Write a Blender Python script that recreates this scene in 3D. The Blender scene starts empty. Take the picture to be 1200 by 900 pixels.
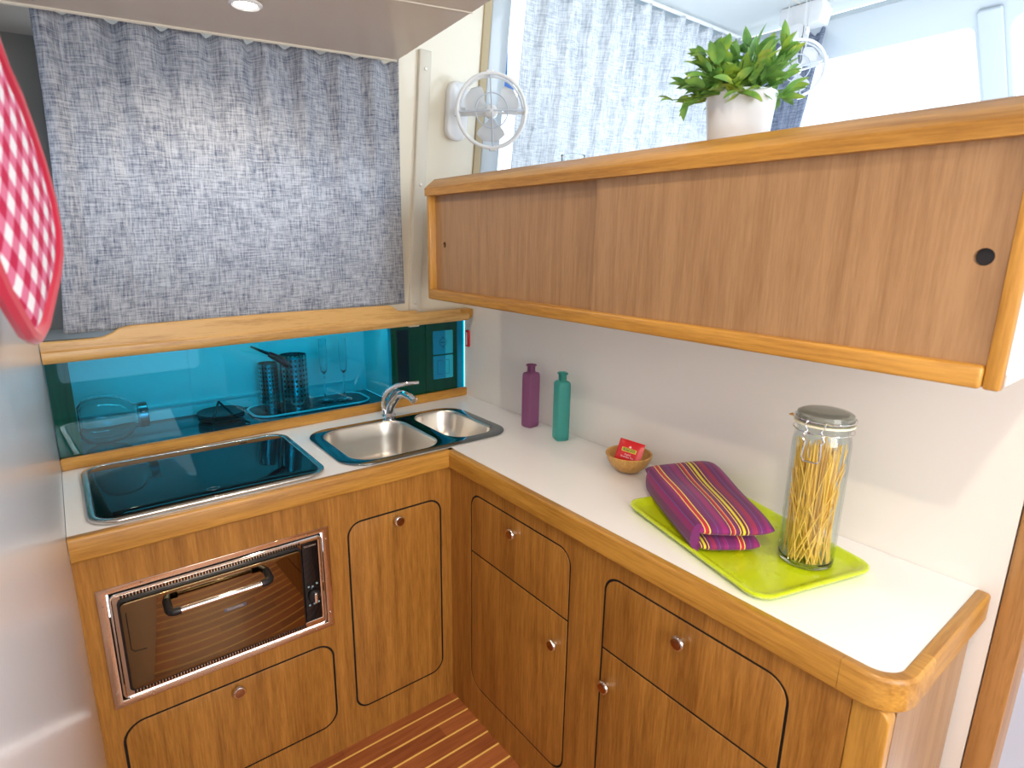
import bpy, bmesh, math, random
from mathutils import Matrix, Vector
random.seed(7)
S = bpy.context.scene
C = S.collection
PI = math.pi
# ------------------------------------------------------------------ camera, world, lights, exposure
cam = bpy.data.objects.new('camera', bpy.data.cameras.new('camera')); C.objects.link(cam); S.camera = cam
CP = Vector((-1.3215, -1.6728, 1.5277)); yaw, pitch, roll = .6641, .2384, .0153
f = Vector((math.sin(yaw)*math.cos(pitch), math.cos(yaw)*math.cos(pitch), -math.sin(pitch)))
r = Vector((math.cos(yaw), -math.sin(yaw), 0)); u = r.cross(f)
r2 = math.cos(roll)*r + math.sin(roll)*u; u2 = -math.sin(roll)*r + math.cos(roll)*u
cam.matrix_world = Matrix(((r2.x, u2.x, -f.x, CP.x), (r2.y, u2.y, -f.y, CP.y), (r2.z, u2.z, -f.z, CP.z), (0, 0, 0, 1)))
cam.data.sensor_width = 36; cam.data.lens = 682.31/1200*36; cam.data.clip_start = .01
cam.data.dof.use_dof = True; cam.data.dof.focus_distance = 2.0; cam.data.dof.aperture_fstop = 6.0
S.view_settings.view_transform = 'Standard'; S.view_settings.look = 'None'; S.view_settings.gamma = 1
S.view_settings.use_curve_mapping = False
S.view_settings.exposure = 0.18
W = bpy.data.worlds.new('daylight'); S.world = W; W.use_nodes = True
wn = W.node_tree.nodes['Background']; wn.inputs[0].default_value = (.80, .90, 1, 1); wn.inputs[1].default_value = 2.3

def area(name, loc, target, sx, sy, power, col):
    d = bpy.data.lights.new(name, 'AREA'); d.shape = 'RECTANGLE'; d.size = sx; d.size_y = sy; d.energy = power; d.color = col
    o = bpy.data.objects.new(name, d); C.objects.link(o); o.location = loc
    o.rotation_euler = (Vector(target)-Vector(loc)).to_track_quat('-Z', 'Y').to_euler(); return o
def point(name, loc, power, col, rad=.03, kind='POINT', target=None, spot=2.4, blend=.8):
    d = bpy.data.lights.new(name, kind); d.energy = power; d.color = col; d.shadow_soft_size = rad
    if kind == 'SPOT': d.spot_size = spot; d.spot_blend = blend
    o = bpy.data.objects.new(name, d); C.objects.link(o); o.location = loc
    if target: o.rotation_euler = (Vector(target)-Vector(loc)).to_track_quat('-Z', 'Y').to_euler()
    return o
area('companionway_fill', (-.9, -3.1, 1.7), (-.6, 0, .9), 1.2, 1.2, 38, (1, .96, .91))  # soft fill added behind the viewer to lift the whole galley
area('windshield_daylight', (1.3, -2.2, 2.2), (-.4, -1.1, .9), .9, .7, 16, (.74, .86, 1))
area('alcove_daylight', (-.85, .555, 1.70), (-.85, .30, 1.1), .85, .5, 4.5, (.62, .80, 1))

# ------------------------------------------------------------------ materials
def newmat(name):
    m = bpy.data.materials.new(name); m.use_nodes = True; return m, m.node_tree, m.node_tree.nodes['Principled BSDF']
def plain(name, col, rough=.5, metal=0, coat=0, trans=0, ior=1.45, emis=None, noise=0, sheen=0, spec=.5):
    m, t, b = newmat(name)
    b.inputs['Base Color'].default_value = (*col, 1); b.inputs['Roughness'].default_value = rough
    b.inputs['Metallic'].default_value = metal; b.inputs['Coat Weight'].default_value = coat
    b.inputs['Transmission Weight'].default_value = trans; b.inputs['IOR'].default_value = ior
    b.inputs['Sheen Weight'].default_value = sheen; b.inputs['Specular IOR Level'].default_value = spec
    if emis: b.inputs['Emission Color'].default_value = (*emis[0], 1); b.inputs['Emission Strength'].default_value = emis[1]
    n = t.nodes.new('ShaderNodeTexNoise'); n.inputs['Scale'].default_value = 18; n.inputs['Detail'].default_value = 4
    tc = t.nodes.new('ShaderNodeTexCoord'); t.links.new(tc.outputs['Object'], n.inputs['Vector'])
    mp = t.nodes.new('ShaderNodeMapRange'); mp.inputs['To Min'].default_value = max(0, rough-.04-noise); mp.inputs['To Max'].default_value = min(1, rough+.04+noise)
    t.links.new(n.outputs['Fac'], mp.inputs['Value']); t.links.new(mp.outputs[0], b.inputs['Roughness'])
    return m
def wood(name, c1, c2, axis='Z', scale=1., rough=.38, figure=.5, coat=.15):
    m, t, b = newmat(name); N = t.nodes.new; L = t.links.new
    tc = N('ShaderNodeTexCoord'); mp = N('ShaderNodeMapping'); L(tc.outputs['Object'], mp.inputs[0])
    s = [1, 1, 1]; s['XYZ'.index(axis)] = .06; mp.inputs['Scale'].default_value = [k*scale for k in s]
    big = N('ShaderNodeTexNoise'); big.inputs['Scale'].default_value = 7; big.inputs['Detail'].default_value = 2; L(mp.outputs[0], big.inputs[0])
    ring = N('ShaderNodeMath'); ring.operation = 'MULTIPLY'; ring.inputs[1].default_value = 9; L(big.outputs['Fac'], ring.inputs[0])
    fr = N('ShaderNodeMath'); fr.operation = 'PINGPONG'; fr.inputs[1].default_value = .5; L(ring.outputs[0], fr.inputs[0])
    fine = N('ShaderNodeTexNoise'); fine.inputs['Scale'].default_value = 190; fine.inputs['Detail'].default_value = 5; fine.inputs['Roughness'].default_value = .7; L(mp.outputs[0], fine.inputs[0])
    med = N('ShaderNodeTexNoise'); med.inputs['Scale'].default_value = 34; med.inputs['Detail'].default_value = 3; L(mp.outputs[0], med.inputs[0])
    a = N('ShaderNodeMath'); a.operation = 'MULTIPLY_ADD'; a.inputs[1].default_value = figure; L(fr.outputs[0], a.inputs[0])
    f2 = N('ShaderNodeMath'); f2.operation = 'MULTIPLY_ADD'; f2.inputs[1].default_value = 1.15; L(fine.outputs['Fac'], f2.inputs[0])
    f3 = N('ShaderNodeMath'); f3.operation = 'MULTIPLY_ADD'; f3.inputs[1].default_value = .7; f3.inputs[2].default_value = -.62; L(med.outputs['Fac'], f3.inputs[0])
    L(f3.outputs[0], f2.inputs[2]); L(f2.outputs[0], a.inputs[2])
    cr = N('ShaderNodeValToRGB'); cr.color_ramp.elements[0].color = (*c2, 1); cr.color_ramp.elements[1].color = (*c1, 1)
    cr.color_ramp.elements[0].position = .1; cr.color_ramp.elements[1].position = .62
    L(a.outputs[0], cr.inputs[0]); L(cr.outputs[0], b.inputs['Base Color'])
    b.inputs['Roughness'].default_value = rough; b.inputs['Coat Weight'].default_value = coat; b.inputs['Coat Roughness'].default_value = .25
    bp = N('ShaderNodeBump'); bp.inputs['Strength'].default_value = .12; bp.inputs['Distance'].default_value = .001
    L(fine.outputs['Fac'], bp.inputs['Height']); L(bp.outputs[0], b.inputs['Normal'])
    return m
VEN = ((.49, .225, .042), (.25, .098, .014))
veneer = wood('oak_veneer_upright', *VEN, 'Z', figure=.24)
veneer_up = wood('oak_veneer_sliding_doors', (.41, .235, .108), (.29, .152, .062), 'Z', figure=.42)
SOL = ((.57, .285, .046), (.33, .140, .015))
oak_x = wood('solid_oak_along_x', *SOL, 'X', figure=.45)
oak_y = wood('solid_oak_along_y', *SOL, 'Y', figure=.45)
oak_z = wood('solid_oak_along_z', *SOL, 'Z', figure=.45)
oak_light = wood('pale_solid_oak', (.66, .40, .14), (.42, .21, .05), 'X', figure=.8, scale=1.3)
post_m = wood('oak_post', (.46, .23, .075), (.27, .12, .03), 'Z', figure=.7)
laminate = plain('white_laminate', (.92, .91, .90), .32, coat=.2)
white_wall = plain('white_wall_panel', (.84, .80, .75), .45)
cream = plain('cream_wall_panel', (.80, .74, .60), .35, coat=.2)
gloss = plain('glossy_white_panel', (.74, .77, .84), .30, coat=.6); gloss.node_tree.nodes['Principled BSDF'].inputs['Coat Roughness'].default_value = .22
ceil_m = plain('beige_ceiling_vinyl', (.62, .53, .44), .35, coat=.2)
ceil2_m = plain('pale_ceiling', (.66, .70, .70), .5)
alu = plain('cream_painted_frame', (.70, .66, .56), .4)
tan = plain('tan_frame_edge', (.50, .40, .24), .5)
frame_w = plain('white_frame', (.50, .56, .60), .3, coat=.4)
dark_gap = plain('dark_gap', (.012, .008, .006), .9)
alcove_m = plain('taupe_side_lining', (.22, .21, .19), .5)
niche_w = plain('white_niche_lining', (.86, .88, .88), .4)
niche_floor = plain('dark_niche_worktop', (.03, .05, .06), .15, coat=.6)
steel = plain('brushed_steel', (.62, .60, .58), .22, 1)
chrome = plain('chrome', (.80, .81, .83), .07, 1)
steel_mirror = plain('polished_steel_frame', (.72, .60, .50), .10, 1)
basin_m = plain('satin_steel_basin', (.70, .66, .60), .34, 1)
rim_m = plain('sink_rim_steel', (.22, .25, .27), .10, 1)
black_glass = plain('black_glass', (.004, .005, .007), .03)
black = plain('black_plastic', (.012, .012, .014), .35)
white_p = plain('white_plastic', (.86, .87, .88), .25, coat=.3)
knob_face = plain('copper_bronze_face', (.42, .22, .12), .22, 1)
red_p = plain('red_plastic', (.55, .01, .02), .35)
paper_red = plain('red_foil_sachet', (.62, .015, .02), .3, coat=.3)
yellow_p = plain('yellow_print', (.85, .72, .08), .4)
dark_print = plain('dark_print', (.06, .08, .02), .4)
pink_print = plain('pale_pink_print', (.95, .65, .68), .4)
screw_m = plain('screw_heads', (.75, .72, .66), .3, .8)
bluegrey = plain('blue_grey_cloth', (.30, .38, .55), .8)
lime = plain('lime_plastic', (.60, .76, .008), .28, coat=.5)
tint_steel = plain('dark_steel', (.25, .25, .26), .25, 1)

def glassmat(name, col, rough=0., ior=1.45):
    m, t, b = newmat(name); N = t.nodes.new; L = t.links.new
    out = t.nodes['Material Output']
    g = N('ShaderNodeBsdfGlossy'); g.inputs['Roughness'].default_value = max(rough, .02)
    tr = N('ShaderNodeBsdfTransparent'); tr.inputs[0].default_value = (*col, 1)
    lw = N('ShaderNodeLayerWeight'); lw.inputs[0].default_value = .5
    pw = N('ShaderNodeMath'); pw.operation = 'POWER'; pw.inputs[1].default_value = 4; L(lw.outputs['Facing'], pw.inputs[0])
    fr = N('ShaderNodeMath'); fr.operation = 'MULTIPLY_ADD'; fr.inputs[1].default_value = .75; fr.inputs[2].default_value = ((ior-1)/(ior+1))**2; L(pw.outputs[0], fr.inputs[0])
    mx = N('ShaderNodeMixShader'); L(fr.outputs[0], mx.inputs[0]); L(tr.outputs[0], mx.inputs[1]); L(g.outputs[0], mx.inputs[2])
    L(mx.outputs[0], out.inputs[0]); t.nodes.remove(b); return m
teal_glass = glassmat('teal_tinted_glass', (.13, .71, .84), ior=1.42)
clear_thin = glassmat('clear_glass_wall', (.93, .96, .96), ior=1.5)
window_glass = glassmat('window_glass', (.95, .98, 1))
real_glass = plain('thick_glass', (.93, .97, .97), .02, trans=1, ior=1.45)

def frosted(name, col):
    m, t, b = newmat(name); N = t.nodes.new; L = t.links.new
    b.inputs['Base Color'].default_value = (*col, 1); b.inputs['Roughness'].default_value = .4
    b.inputs['Transmission Weight'].default_value = .85; b.inputs['IOR'].default_value = 1.3
    b.inputs['Subsurface Weight'].default_value = .0
    n = N('ShaderNodeTexNoise'); n.inputs['Scale'].default_value = 300; bp = N('ShaderNodeBump'); bp.inputs['Strength'].default_value = .08
    bp.inputs['Distance'].default_value = .001
    L(n.outputs['Fac'], bp.inputs['Height']); L(bp.outputs[0], b.inputs['Normal']); return m
purple_glass = frosted('frosted_purple_glass', (.50, .20, .40))
teal_bottle = frosted('frosted_teal_glass', (.12, .60, .54))

def linen(name, c1, c2, sheer, translucent, fine=1.):
    m, t, b = newmat(name); N = t.nodes.new; L = t.links.new; out = t.nodes['Material Output']
    uv = N('ShaderNodeUVMap'); uv.uv_map = 'UVMap'
    def thread(sx, sy):
        mp = N('ShaderNodeMapping'); mp.inputs['Scale'].default_value = (sx*fine, sy*fine, 1); L(uv.outputs[0], mp.inputs[0])
        n = N('ShaderNodeTexNoise'); n.inputs['Scale'].default_value = 1; n.inputs['Detail'].default_value = 4; n.inputs['Roughness'].default_value = .75
        L(mp.outputs[0], n.inputs[0]); return n.outputs['Fac']
    a = thread(150, 13); c = thread(13, 150); big = thread(7, 5)
    ad = N('ShaderNodeMath'); ad.operation = 'ADD'; L(a, ad.inputs[0]); L(c, ad.inputs[1])
    ma = N('ShaderNodeMath'); ma.operation = 'MULTIPLY_ADD'; ma.inputs[1].default_value = .35; L(big, ma.inputs[0]); L(ad.outputs[0], ma.inputs[2])
    cr = N('ShaderNodeValToRGB'); cr.color_ramp.elements[0].position = .92/1.5; cr.color_ramp.elements[1].position = 1.32/1.5
    cr.color_ramp.elements[0].color = (*c1, 1); cr.color_ramp.elements[1].color = (*c2, 1)
    dv = N('ShaderNodeMath'); dv.operation = 'DIVIDE'; dv.inputs[1].default_value = 1.5; L(ma.outputs[0], dv.inputs[0])
    L(dv.outputs[0], cr.inputs[0]); L(cr.outputs[0], b.inputs['Base Color']); b.inputs['Roughness'].default_value = .9
    b.inputs['Specular IOR Level'].default_value = .1
    bp = N('ShaderNodeBump'); bp.inputs['Strength'].default_value = .3; bp.inputs['Distance'].default_value = .001; L(ad.outputs[0], bp.inputs['Height']); L(bp.outputs[0], b.inputs['Normal'])
    tl = N('ShaderNodeBsdfTranslucent'); L(cr.outputs[0], tl.inputs[0])
    mx = N('ShaderNodeMixShader'); mx.inputs[0].default_value = translucent; L(b.outputs[0], mx.inputs[1]); L(tl.outputs[0], mx.inputs[2])
    tp = N('ShaderNodeBsdfTransparent')
    m2 = N('ShaderNodeMixShader'); m2.inputs[0].default_value = sheer; L(mx.outputs[0], m2.inputs[1]); L(tp.outputs[0], m2.inputs[2])
    L(m2.outputs[0], out.inputs[0]); return m
linen_grey = linen('grey_blue_linen', (.115, .145, .225), (.66, .68, .72), .10, .34, 1.5)
linen_sheer = linen('pale_grey_linen', (.42, .47, .53), (.92, .94, .96), .08, .36, 1.3)
linen_dark = linen('slate_linen', (.10, .13, .20), (.42, .47, .58), .05, .3)

def stripes_floor():
    m, t, b = newmat('teak_and_holly_floor'); N = t.nodes.new; L = t.links.new
    tc = N('ShaderNodeTexCoord'); sp = N('ShaderNodeSeparateXYZ'); L(tc.outputs['Object'], sp.inputs[0])
    a = N('ShaderNodeMath'); a.operation = 'ADD'; a.inputs[1].default_value = .2405+6; L(sp.outputs['Y'], a.inputs[0])
    d = N('ShaderNodeMath'); d.operation = 'DIVIDE'; d.inputs[1].default_value = .0583; L(a.outputs[0], d.inputs[0])
    fr = N('ShaderNodeMath'); fr.operation = 'FRACT'; L(d.outputs[0], fr.inputs[0])
    pp = N('ShaderNodeMath'); pp.operation = 'PINGPONG'; pp.inputs[1].default_value = .5; L(fr.outputs[0], pp.inputs[0])
    lt = N('ShaderNodeMath'); lt.operation = 'LESS_THAN'; lt.inputs[1].default_value = .055; L(pp.outputs[0], lt.inputs[0])
    fl = N('ShaderNodeMath'); fl.operation = 'FLOOR'; L(d.outputs[0], fl.inputs[0])
    # plank lengths: random tone per plank
    wx = N('ShaderNodeMath'); wx.operation = 'MULTIPLY_ADD'; wx.inputs[1].default_value = .37; L(fl.outputs[0], wx.inputs[0]); 
    xs = N('ShaderNodeMath'); xs.operation = 'MULTIPLY'; xs.inputs[1].default_value = 2.6; L(sp.outputs['X'], xs.inputs[0]); L(xs.outputs[0], wx.inputs[2])
    fx = N('ShaderNodeMath'); fx.operation = 'FLOOR'; L(wx.outputs[0], fx.inputs[0])
    cb = N('ShaderNodeCombineXYZ'); L(fl.outputs[0], cb.inputs[0]); L(fx.outputs[0], cb.inputs[1])
    wn_ = N('ShaderNodeTexWhiteNoise'); L(cb.outputs[0], wn_.inputs['Vector'])
    mp = N('ShaderNodeMapping'); mp.inputs['Scale'].default_value = (.09, 1, 1); L(tc.outputs['Object'], mp.inputs[0])
    n = N('ShaderNodeTexNoise'); n.inputs['Scale'].default_value = 90; n.inputs['Detail'].default_value = 5; L(mp.outputs[0], n.inputs[0])
    s = N('ShaderNodeMath'); s.operation = 'MULTIPLY_ADD'; s.inputs[1].default_value = .45; L(wn_.outputs['Value'], s.inputs[0]); L(n.outputs['Fac'], s.inputs[2])
    cr = N('ShaderNodeValToRGB'); cr.color_ramp.elements[0].position = .35; cr.color_ramp.elements[1].position = .95
    cr.color_ramp.elements[0].color = (.24, .062, .018, 1); cr.color_ramp.elements[1].color = (.46, .15, .045, 1); L(s.outputs[0], cr.inputs[0])
    mx = N('ShaderNodeMixRGB'); mx.inputs[2].default_value = (.95, .62, .16, 1); L(lt.outputs[0], mx.inputs[0]); L(cr.outputs[0], mx.inputs[1])
    L(mx.outputs[0], b.inputs['Base Color']); b.inputs['Roughness'].default_value = .45; b.inputs['Coat Weight'].default_value = .08
    return m
floor_m = stripes_floor()

def gingham():
    m, t, b = newmat('red_gingham'); N = t.nodes.new; L = t.links.new
    uv = N('ShaderNodeUVMap'); uv.uv_map = 'UVMap'; sp = N('ShaderNodeSeparateXYZ')
    mp = N('ShaderNodeMapping'); mp.inputs['Rotation'].default_value = (0, 0, .6); mp.inputs['Scale'].default_value = (1/.030, 1/.030, 1)
    L(uv.outputs[0], mp.inputs[0]); L(mp.outputs[0], sp.inputs[0])
    outs = []
    for ax in 'XY':
        fr = N('ShaderNodeMath'); fr.operation = 'FRACT'; L(sp.outputs[ax], fr.inputs[0])
        lt = N('ShaderNodeMath'); lt.operation = 'LESS_THAN'; lt.inputs[1].default_value = .5; L(fr.outputs[0], lt.inputs[0]); outs.append(lt)
    ad = N('ShaderNodeMath'); ad.operation = 'ADD'; L(outs[0].outputs[0], ad.inputs[0]); L(outs[1].outputs[0], ad.inputs[1])
    hf = N('ShaderNodeMath'); hf.operation = 'MULTIPLY'; hf.inputs[1].default_value = .5; L(ad.outputs[0], hf.inputs[0])
    cr = N('ShaderNodeValToRGB'); cr.color_ramp.interpolation = 'CONSTANT'; e = cr.color_ramp.elements
    e[0].color = (.68, .70, .77, 1); e[1].position = .9; e[1].color = (.42, .003, .06, 1); x = e.new(.4); x.color = (.58, .15, .28, 1)
    L(hf.outputs[0], cr.inputs[0]); L(cr.outputs[0], b.inputs['Base Color']); b.inputs['Roughness'].default_value = .85
    return m
ging_m = gingham()
red_cloth = plain('crimson_binding', (.40, .003, .035), .8, sheen=.3)

def towel_mat():
    m, t, b = newmat('striped_purple_cotton'); N = t.nodes.new; L = t.links.new
    uv = N('ShaderNodeUVMap'); uv.uv_map = 'UVMap'; sp = N('ShaderNodeSeparateXYZ'); L(uv.outputs[0], sp.inputs[0])
    nz = N('ShaderNodeTexNoise'); nz.inputs['Scale'].default_value = 5; L(uv.outputs[0], nz.inputs[0])
    fr = N('ShaderNodeMath'); fr.operation = 'FRACT'; L(sp.outputs['X'], fr.inputs[0])
    cr = N('ShaderNodeValToRGB'); cr.color_ramp.interpolation = 'CONSTANT'; e = cr.color_ramp.elements
    P = (.155, .010, .115); M = (.27, .008, .13); D = (.11, .003, .05); R = (.50, .012, .035); Y = (.90, .62, .12); G = (.72, .62, .02); B = (.13, .07, .26); O = (.42, .03, .03)
    st = [(0, P), (.06, M), (.115, Y), (.128, R), (.165, D), (.175, Y), (.19, D), (.20, P), (.27, B), (.28, P), (.33, M), (.40, P), (.43, Y), (.441, D), (.46, R), (.485, Y), (.496, D), (.50, P), (.535, D), (.55, Y), (.56, D), (.585, G), (.615, D), (.645, Y), (.657, D), (.665, P), (.70, O), (.71, P), (.725, R), (.735, P), (.75, O), (.76, P), (.81, B), (.822, P), (.88, M), (.93, B), (.94, P)]
    e[0].position = 0; e[0].color = (*P, 1); e[1].position = .97; e[1].color = (*M, 1)
    # a ramp holds 32 stops: two ramps split at .5
    for p_, c_ in [s for s in st[1:] if s[0] < .5]:
        x = e.new(p_); x.color = (*c_, 1)
    c2 = N('ShaderNodeValToRGB'); c2.color_ramp.interpolation = 'CONSTANT'; g = c2.color_ramp.elements
    g[0].position = 0; g[0].color = (*P, 1); g[1].position = .97; g[1].color = (*P, 1)
    for p_, c_ in [s for s in st if s[0] >= .5]:
        x = g.new(p_); x.color = (*c_, 1)
    L(fr.outputs[0], cr.inputs[0]); L(fr.outputs[0], c2.inputs[0])
    gt = N('ShaderNodeMath'); gt.operation = 'GREATER_THAN'; gt.inputs[1].default_value = .5; L(fr.outputs[0], gt.inputs[0])
    mx = N('ShaderNodeMixRGB'); L(gt.outputs[0], mx.inputs[0]); L(cr.outputs[0], mx.inputs[1]); L(c2.outputs[0], mx.inputs[2])
    L(mx.outputs[0], b.inputs['Base Color']); b.inputs['Roughness'].default_value = .8; b.inputs['Sheen Weight'].default_value = .15
    wv = N('ShaderNodeTexNoise'); wv.inputs['Scale'].default_value = 900; tc = N('ShaderNodeTexCoord'); L(tc.outputs['Object'], wv.inputs[0])
    bp = N('ShaderNodeBump'); bp.inputs['Strength'].default_value = .25; bp.inputs['Distance'].default_value = .001; L(wv.outputs['Fac'], bp.inputs['Height']); L(bp.outputs[0], b.inputs['Normal'])
    return m
towel_m = towel_mat()

def perforated():
    m, t, b = newmat('perforated_steel'); N = t.nodes.new; L = t.links.new
    uv = N('ShaderNodeUVMap'); uv.uv_map = 'UVMap'; mp = N('ShaderNodeMapping'); mp.inputs['Scale'].default_value = (20, 11, 1); L(uv.outputs[0], mp.inputs[0])
    fr = N('ShaderNodeVectorMath'); fr.operation = 'FRACTION'; L(mp.outputs[0], fr.inputs[0])
    sb = N('ShaderNodeVectorMath'); sb.operation = 'SUBTRACT'; sb.inputs[1].default_value = (.5, .5, 0); L(fr.outputs[0], sb.inputs[0])
    ln = N('ShaderNodeVectorMath'); ln.operation = 'LENGTH'; L(sb.outputs[0], ln.inputs[0])
    lt = N('ShaderNodeMath'); lt.operation = 'LESS_THAN'; lt.inputs[1].default_value = .26; L(ln.outputs['Value'], lt.inputs[0])
    mx = N('ShaderNodeMixRGB'); mx.inputs[1].default_value = (.6, .6, .6, 1); mx.inputs[2].default_value = (.01, .01, .01, 1); L(lt.outputs[0], mx.inputs[0])
    L(mx.outputs[0], b.inputs['Base Color']); b.inputs['Metallic'].default_value = .95; b.inputs['Roughness'].default_value = .22; return m
perf_m = perforated()
def bowl_wood():
    return wood('bamboo_bowl', (.66, .37, .10), (.44, .21, .04), 'Z', scale=3, figure=.3)
bowl_m = bowl_wood()
def leafmat():
    m, t, b = newmat('artificial_leaf_green'); N = t.nodes.new; L = t.links.new
    uv = N('ShaderNodeUVMap'); uv.uv_map = 'UVMap'; sp = N('ShaderNodeSeparateXYZ'); L(uv.outputs[0], sp.inputs[0])
    cr = N('ShaderNodeValToRGB'); e = cr.color_ramp.elements; e[0].position = .25; e[1].position = .75; e[0].color = (.07, .20, .06, 1); e[1].color = (.52, .66, .08, 1); x = e.new(.5); x.color = (.22, .46, .10, 1)
    L(sp.outputs['Z'], cr.inputs[0])
    n = N('ShaderNodeTexNoise'); n.inputs['Scale'].default_value = 22; tc = N('ShaderNodeTexCoord'); L(tc.outputs['Object'], n.inputs[0]); L(n.outputs['Fac'], cr.inputs[0])
    L(cr.outputs[0], b.inputs['Base Color']); b.inputs['Roughness'].default_value = .4
    tl = N('ShaderNodeBsdfTranslucent'); L(cr.outputs[0], tl.inputs[0]); mx = N('ShaderNodeMixShader'); mx.inputs[0].default_value = .3
    L(b.outputs[0], mx.inputs[1]); L(tl.outputs[0], mx.inputs[2]); L(mx.outputs[0], t.nodes['Material Output'].inputs[0]); return m
leaf_m = leafmat()
pasta_m = plain('dry_spaghetti', (.92, .58, .10), .5)
def potmat():
    m, t, b = newmat('ribbed_white_pot'); N = t.nodes.new; L = t.links.new
    b.inputs['Base Color'].default_value = (.80, .87, .96, 1); b.inputs['Roughness'].default_value = .2; b.inputs['Coat Weight'].default_value = .5
    w = N('ShaderNodeTexWave'); w.bands_direction = 'Z'; w.inputs['Scale'].default_value = 9; tc = N('ShaderNodeTexCoord'); L(tc.outputs['Object'], w.inputs[0])
    bp = N('ShaderNodeBump'); bp.inputs['Strength'].default_value = .3; bp.inputs['Distance'].default_value = .002; L(w.outputs[0], bp.inputs['Height']); L(bp.outputs[0], b.inputs['Normal']); return m
pot_m = potmat()

# ------------------------------------------------------------------ mesh helpers (world coordinates in, local out)
def finish(bm, angle=35):
    bmesh.ops.recalc_face_normals(bm, faces=bm.faces)
    return bm
def link(name, bm, mat, parent=None, loc=None, angle=35, recalc=True):
    if recalc: bmesh.ops.recalc_face_normals(bm, faces=bm.faces)
    if parent is not None: org = Vector(parent['_o'])
    elif loc is not None: org = Vector(loc)
    else:
        vs = [v.co for v in bm.verts]; org = Vector(((min(v.x for v in vs)+max(v.x for v in vs))/2, (min(v.y for v in vs)+max(v.y for v in vs))/2, min(v.z for v in vs)))
    bmesh.ops.translate(bm, verts=bm.verts, vec=-org)
    me = bpy.data.meshes.new(name); bm.to_mesh(me); bm.free()
    for p in me.polygons: p.use_smooth = True
    me.set_sharp_from_angle(angle=math.radians(angle))
    if mat: me.materials.append(mat)
    o = bpy.data.objects.new(name, me); C.objects.link(o); o['_o'] = tuple(org)
    if parent is not None: o.parent = parent
    else: o.location = org
    return o
def thing(name, label, cat, loc, group=None):
    o = bpy.data.objects.new(name, None); C.objects.link(o); o.location = loc; o['_o'] = tuple(loc); o.empty_display_size = .05
    o['label'] = label; o['category'] = cat
    if group: o['group'] = group
    return o
def tag(o, label, cat, group=None, kind=None):
    o['label'] = label; o['category'] = cat
    if group: o['group'] = group
    if kind: o['kind'] = kind
    return o
def struct(name, bm, mat, label=None, **k):
    o = link(name, bm, mat, **k); o['kind'] = 'structure'
    if label: o['label'] = label; o['category'] = name.split('_')[0]
    return o
def B(x0, x1, y0, y1, z0, z1, bev=0, seg=2, bm=None):
    b = bmesh.new(); bmesh.ops.create_cube(b, size=1)
    for v in b.verts: v.co = Vector(((x0+x1)/2+v.co.x*(x1-x0), (y0+y1)/2+v.co.y*(y1-y0), (z0+z1)/2+v.co.z*(z1-z0)))
    if bev: bmesh.ops.bevel(b, geom=list(b.edges), offset=bev, segments=seg, affect='EDGES', profile=.5)
    return join(bm, b) if bm else b
def join(a, b):
    me = bpy.data.meshes.new('t'); b.to_mesh(me); b.free(); a.from_mesh(me); bpy.data.meshes.remove(me); return a
def frame(o, ux, uy, uz):
    ux, uy, uz = Vector(ux).normalized(), Vector(uy).normalized(), Vector(uz).normalized()
    return Matrix(((ux.x, uy.x, uz.x, o[0]), (ux.y, uy.y, uz.y, o[1]), (ux.z, uy.z, uz.z, o[2]), (0, 0, 0, 1)))
def rr(u0, u1, v0, v1, rad, n=8):
    rad = rad if isinstance(rad, (list, tuple)) else [rad]*4      # corners: (u0,v0),(u1,v0),(u1,v1),(u0,v1)
    P = []
    for (cu, cv, su, sv, a0, q) in ((u0, v0, 1, 1, PI, rad[0]), (u1, v0, -1, 1, 1.5*PI, rad[1]), (u1, v1, -1, -1, 0, rad[2]), (u0, v1, 1, -1, .5*PI, rad[3])):
        if q <= 0: P.append((cu, cv)); continue
        for i in range(n+1):
            a = a0+i/n*PI/2; P.append((cu+su*q+q*math.cos(a), cv+sv*q+q*math.sin(a)))
    return P
def circ(cu, cv, ra, rb=None, n=32): return [(cu+ra*math.cos(i/n*2*PI), cv+(rb or ra)*math.sin(i/n*2*PI)) for i in range(n)]
def plate(outer, holes, thick, M, bev=0, seg=2):
    """flat sheet with holes in local (u,v), thickness from w=0 to w=thick"""
    cu = bpy.data.curves.new('t', 'CURVE'); cu.dimensions = '2D'; cu.fill_mode = 'BOTH'
    cu.extrude = thick/2-bev; cu.bevel_depth = bev; cu.bevel_resolution = seg; cu.offset = -bev
    for loop in [outer]+list(holes):
        s = cu.splines.new('POLY'); s.points.add(len(loop)-1); s.use_cyclic_u = True
        for p, q in zip(s.points, loop): p.co = (q[0], q[1], 0, 1)
    ob = bpy.data.objects.new('t', cu); C.objects.link(ob)
    dg = bpy.context.evaluated_depsgraph_get(); dg.update()
    me = bpy.data.meshes.new_from_object(ob.evaluated_get(dg))
    b = bmesh.new(); b.from_mesh(me); bpy.data.objects.remove(ob); bpy.data.curves.remove(cu); bpy.data.meshes.remove(me)
    bmesh.ops.remove_doubles(b, verts=b.verts, dist=1e-6)
    bmesh.ops.translate(b, verts=b.verts, vec=(0, 0, thick/2)); bmesh.ops.transform(b, matrix=M, verts=b.verts); return b
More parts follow.
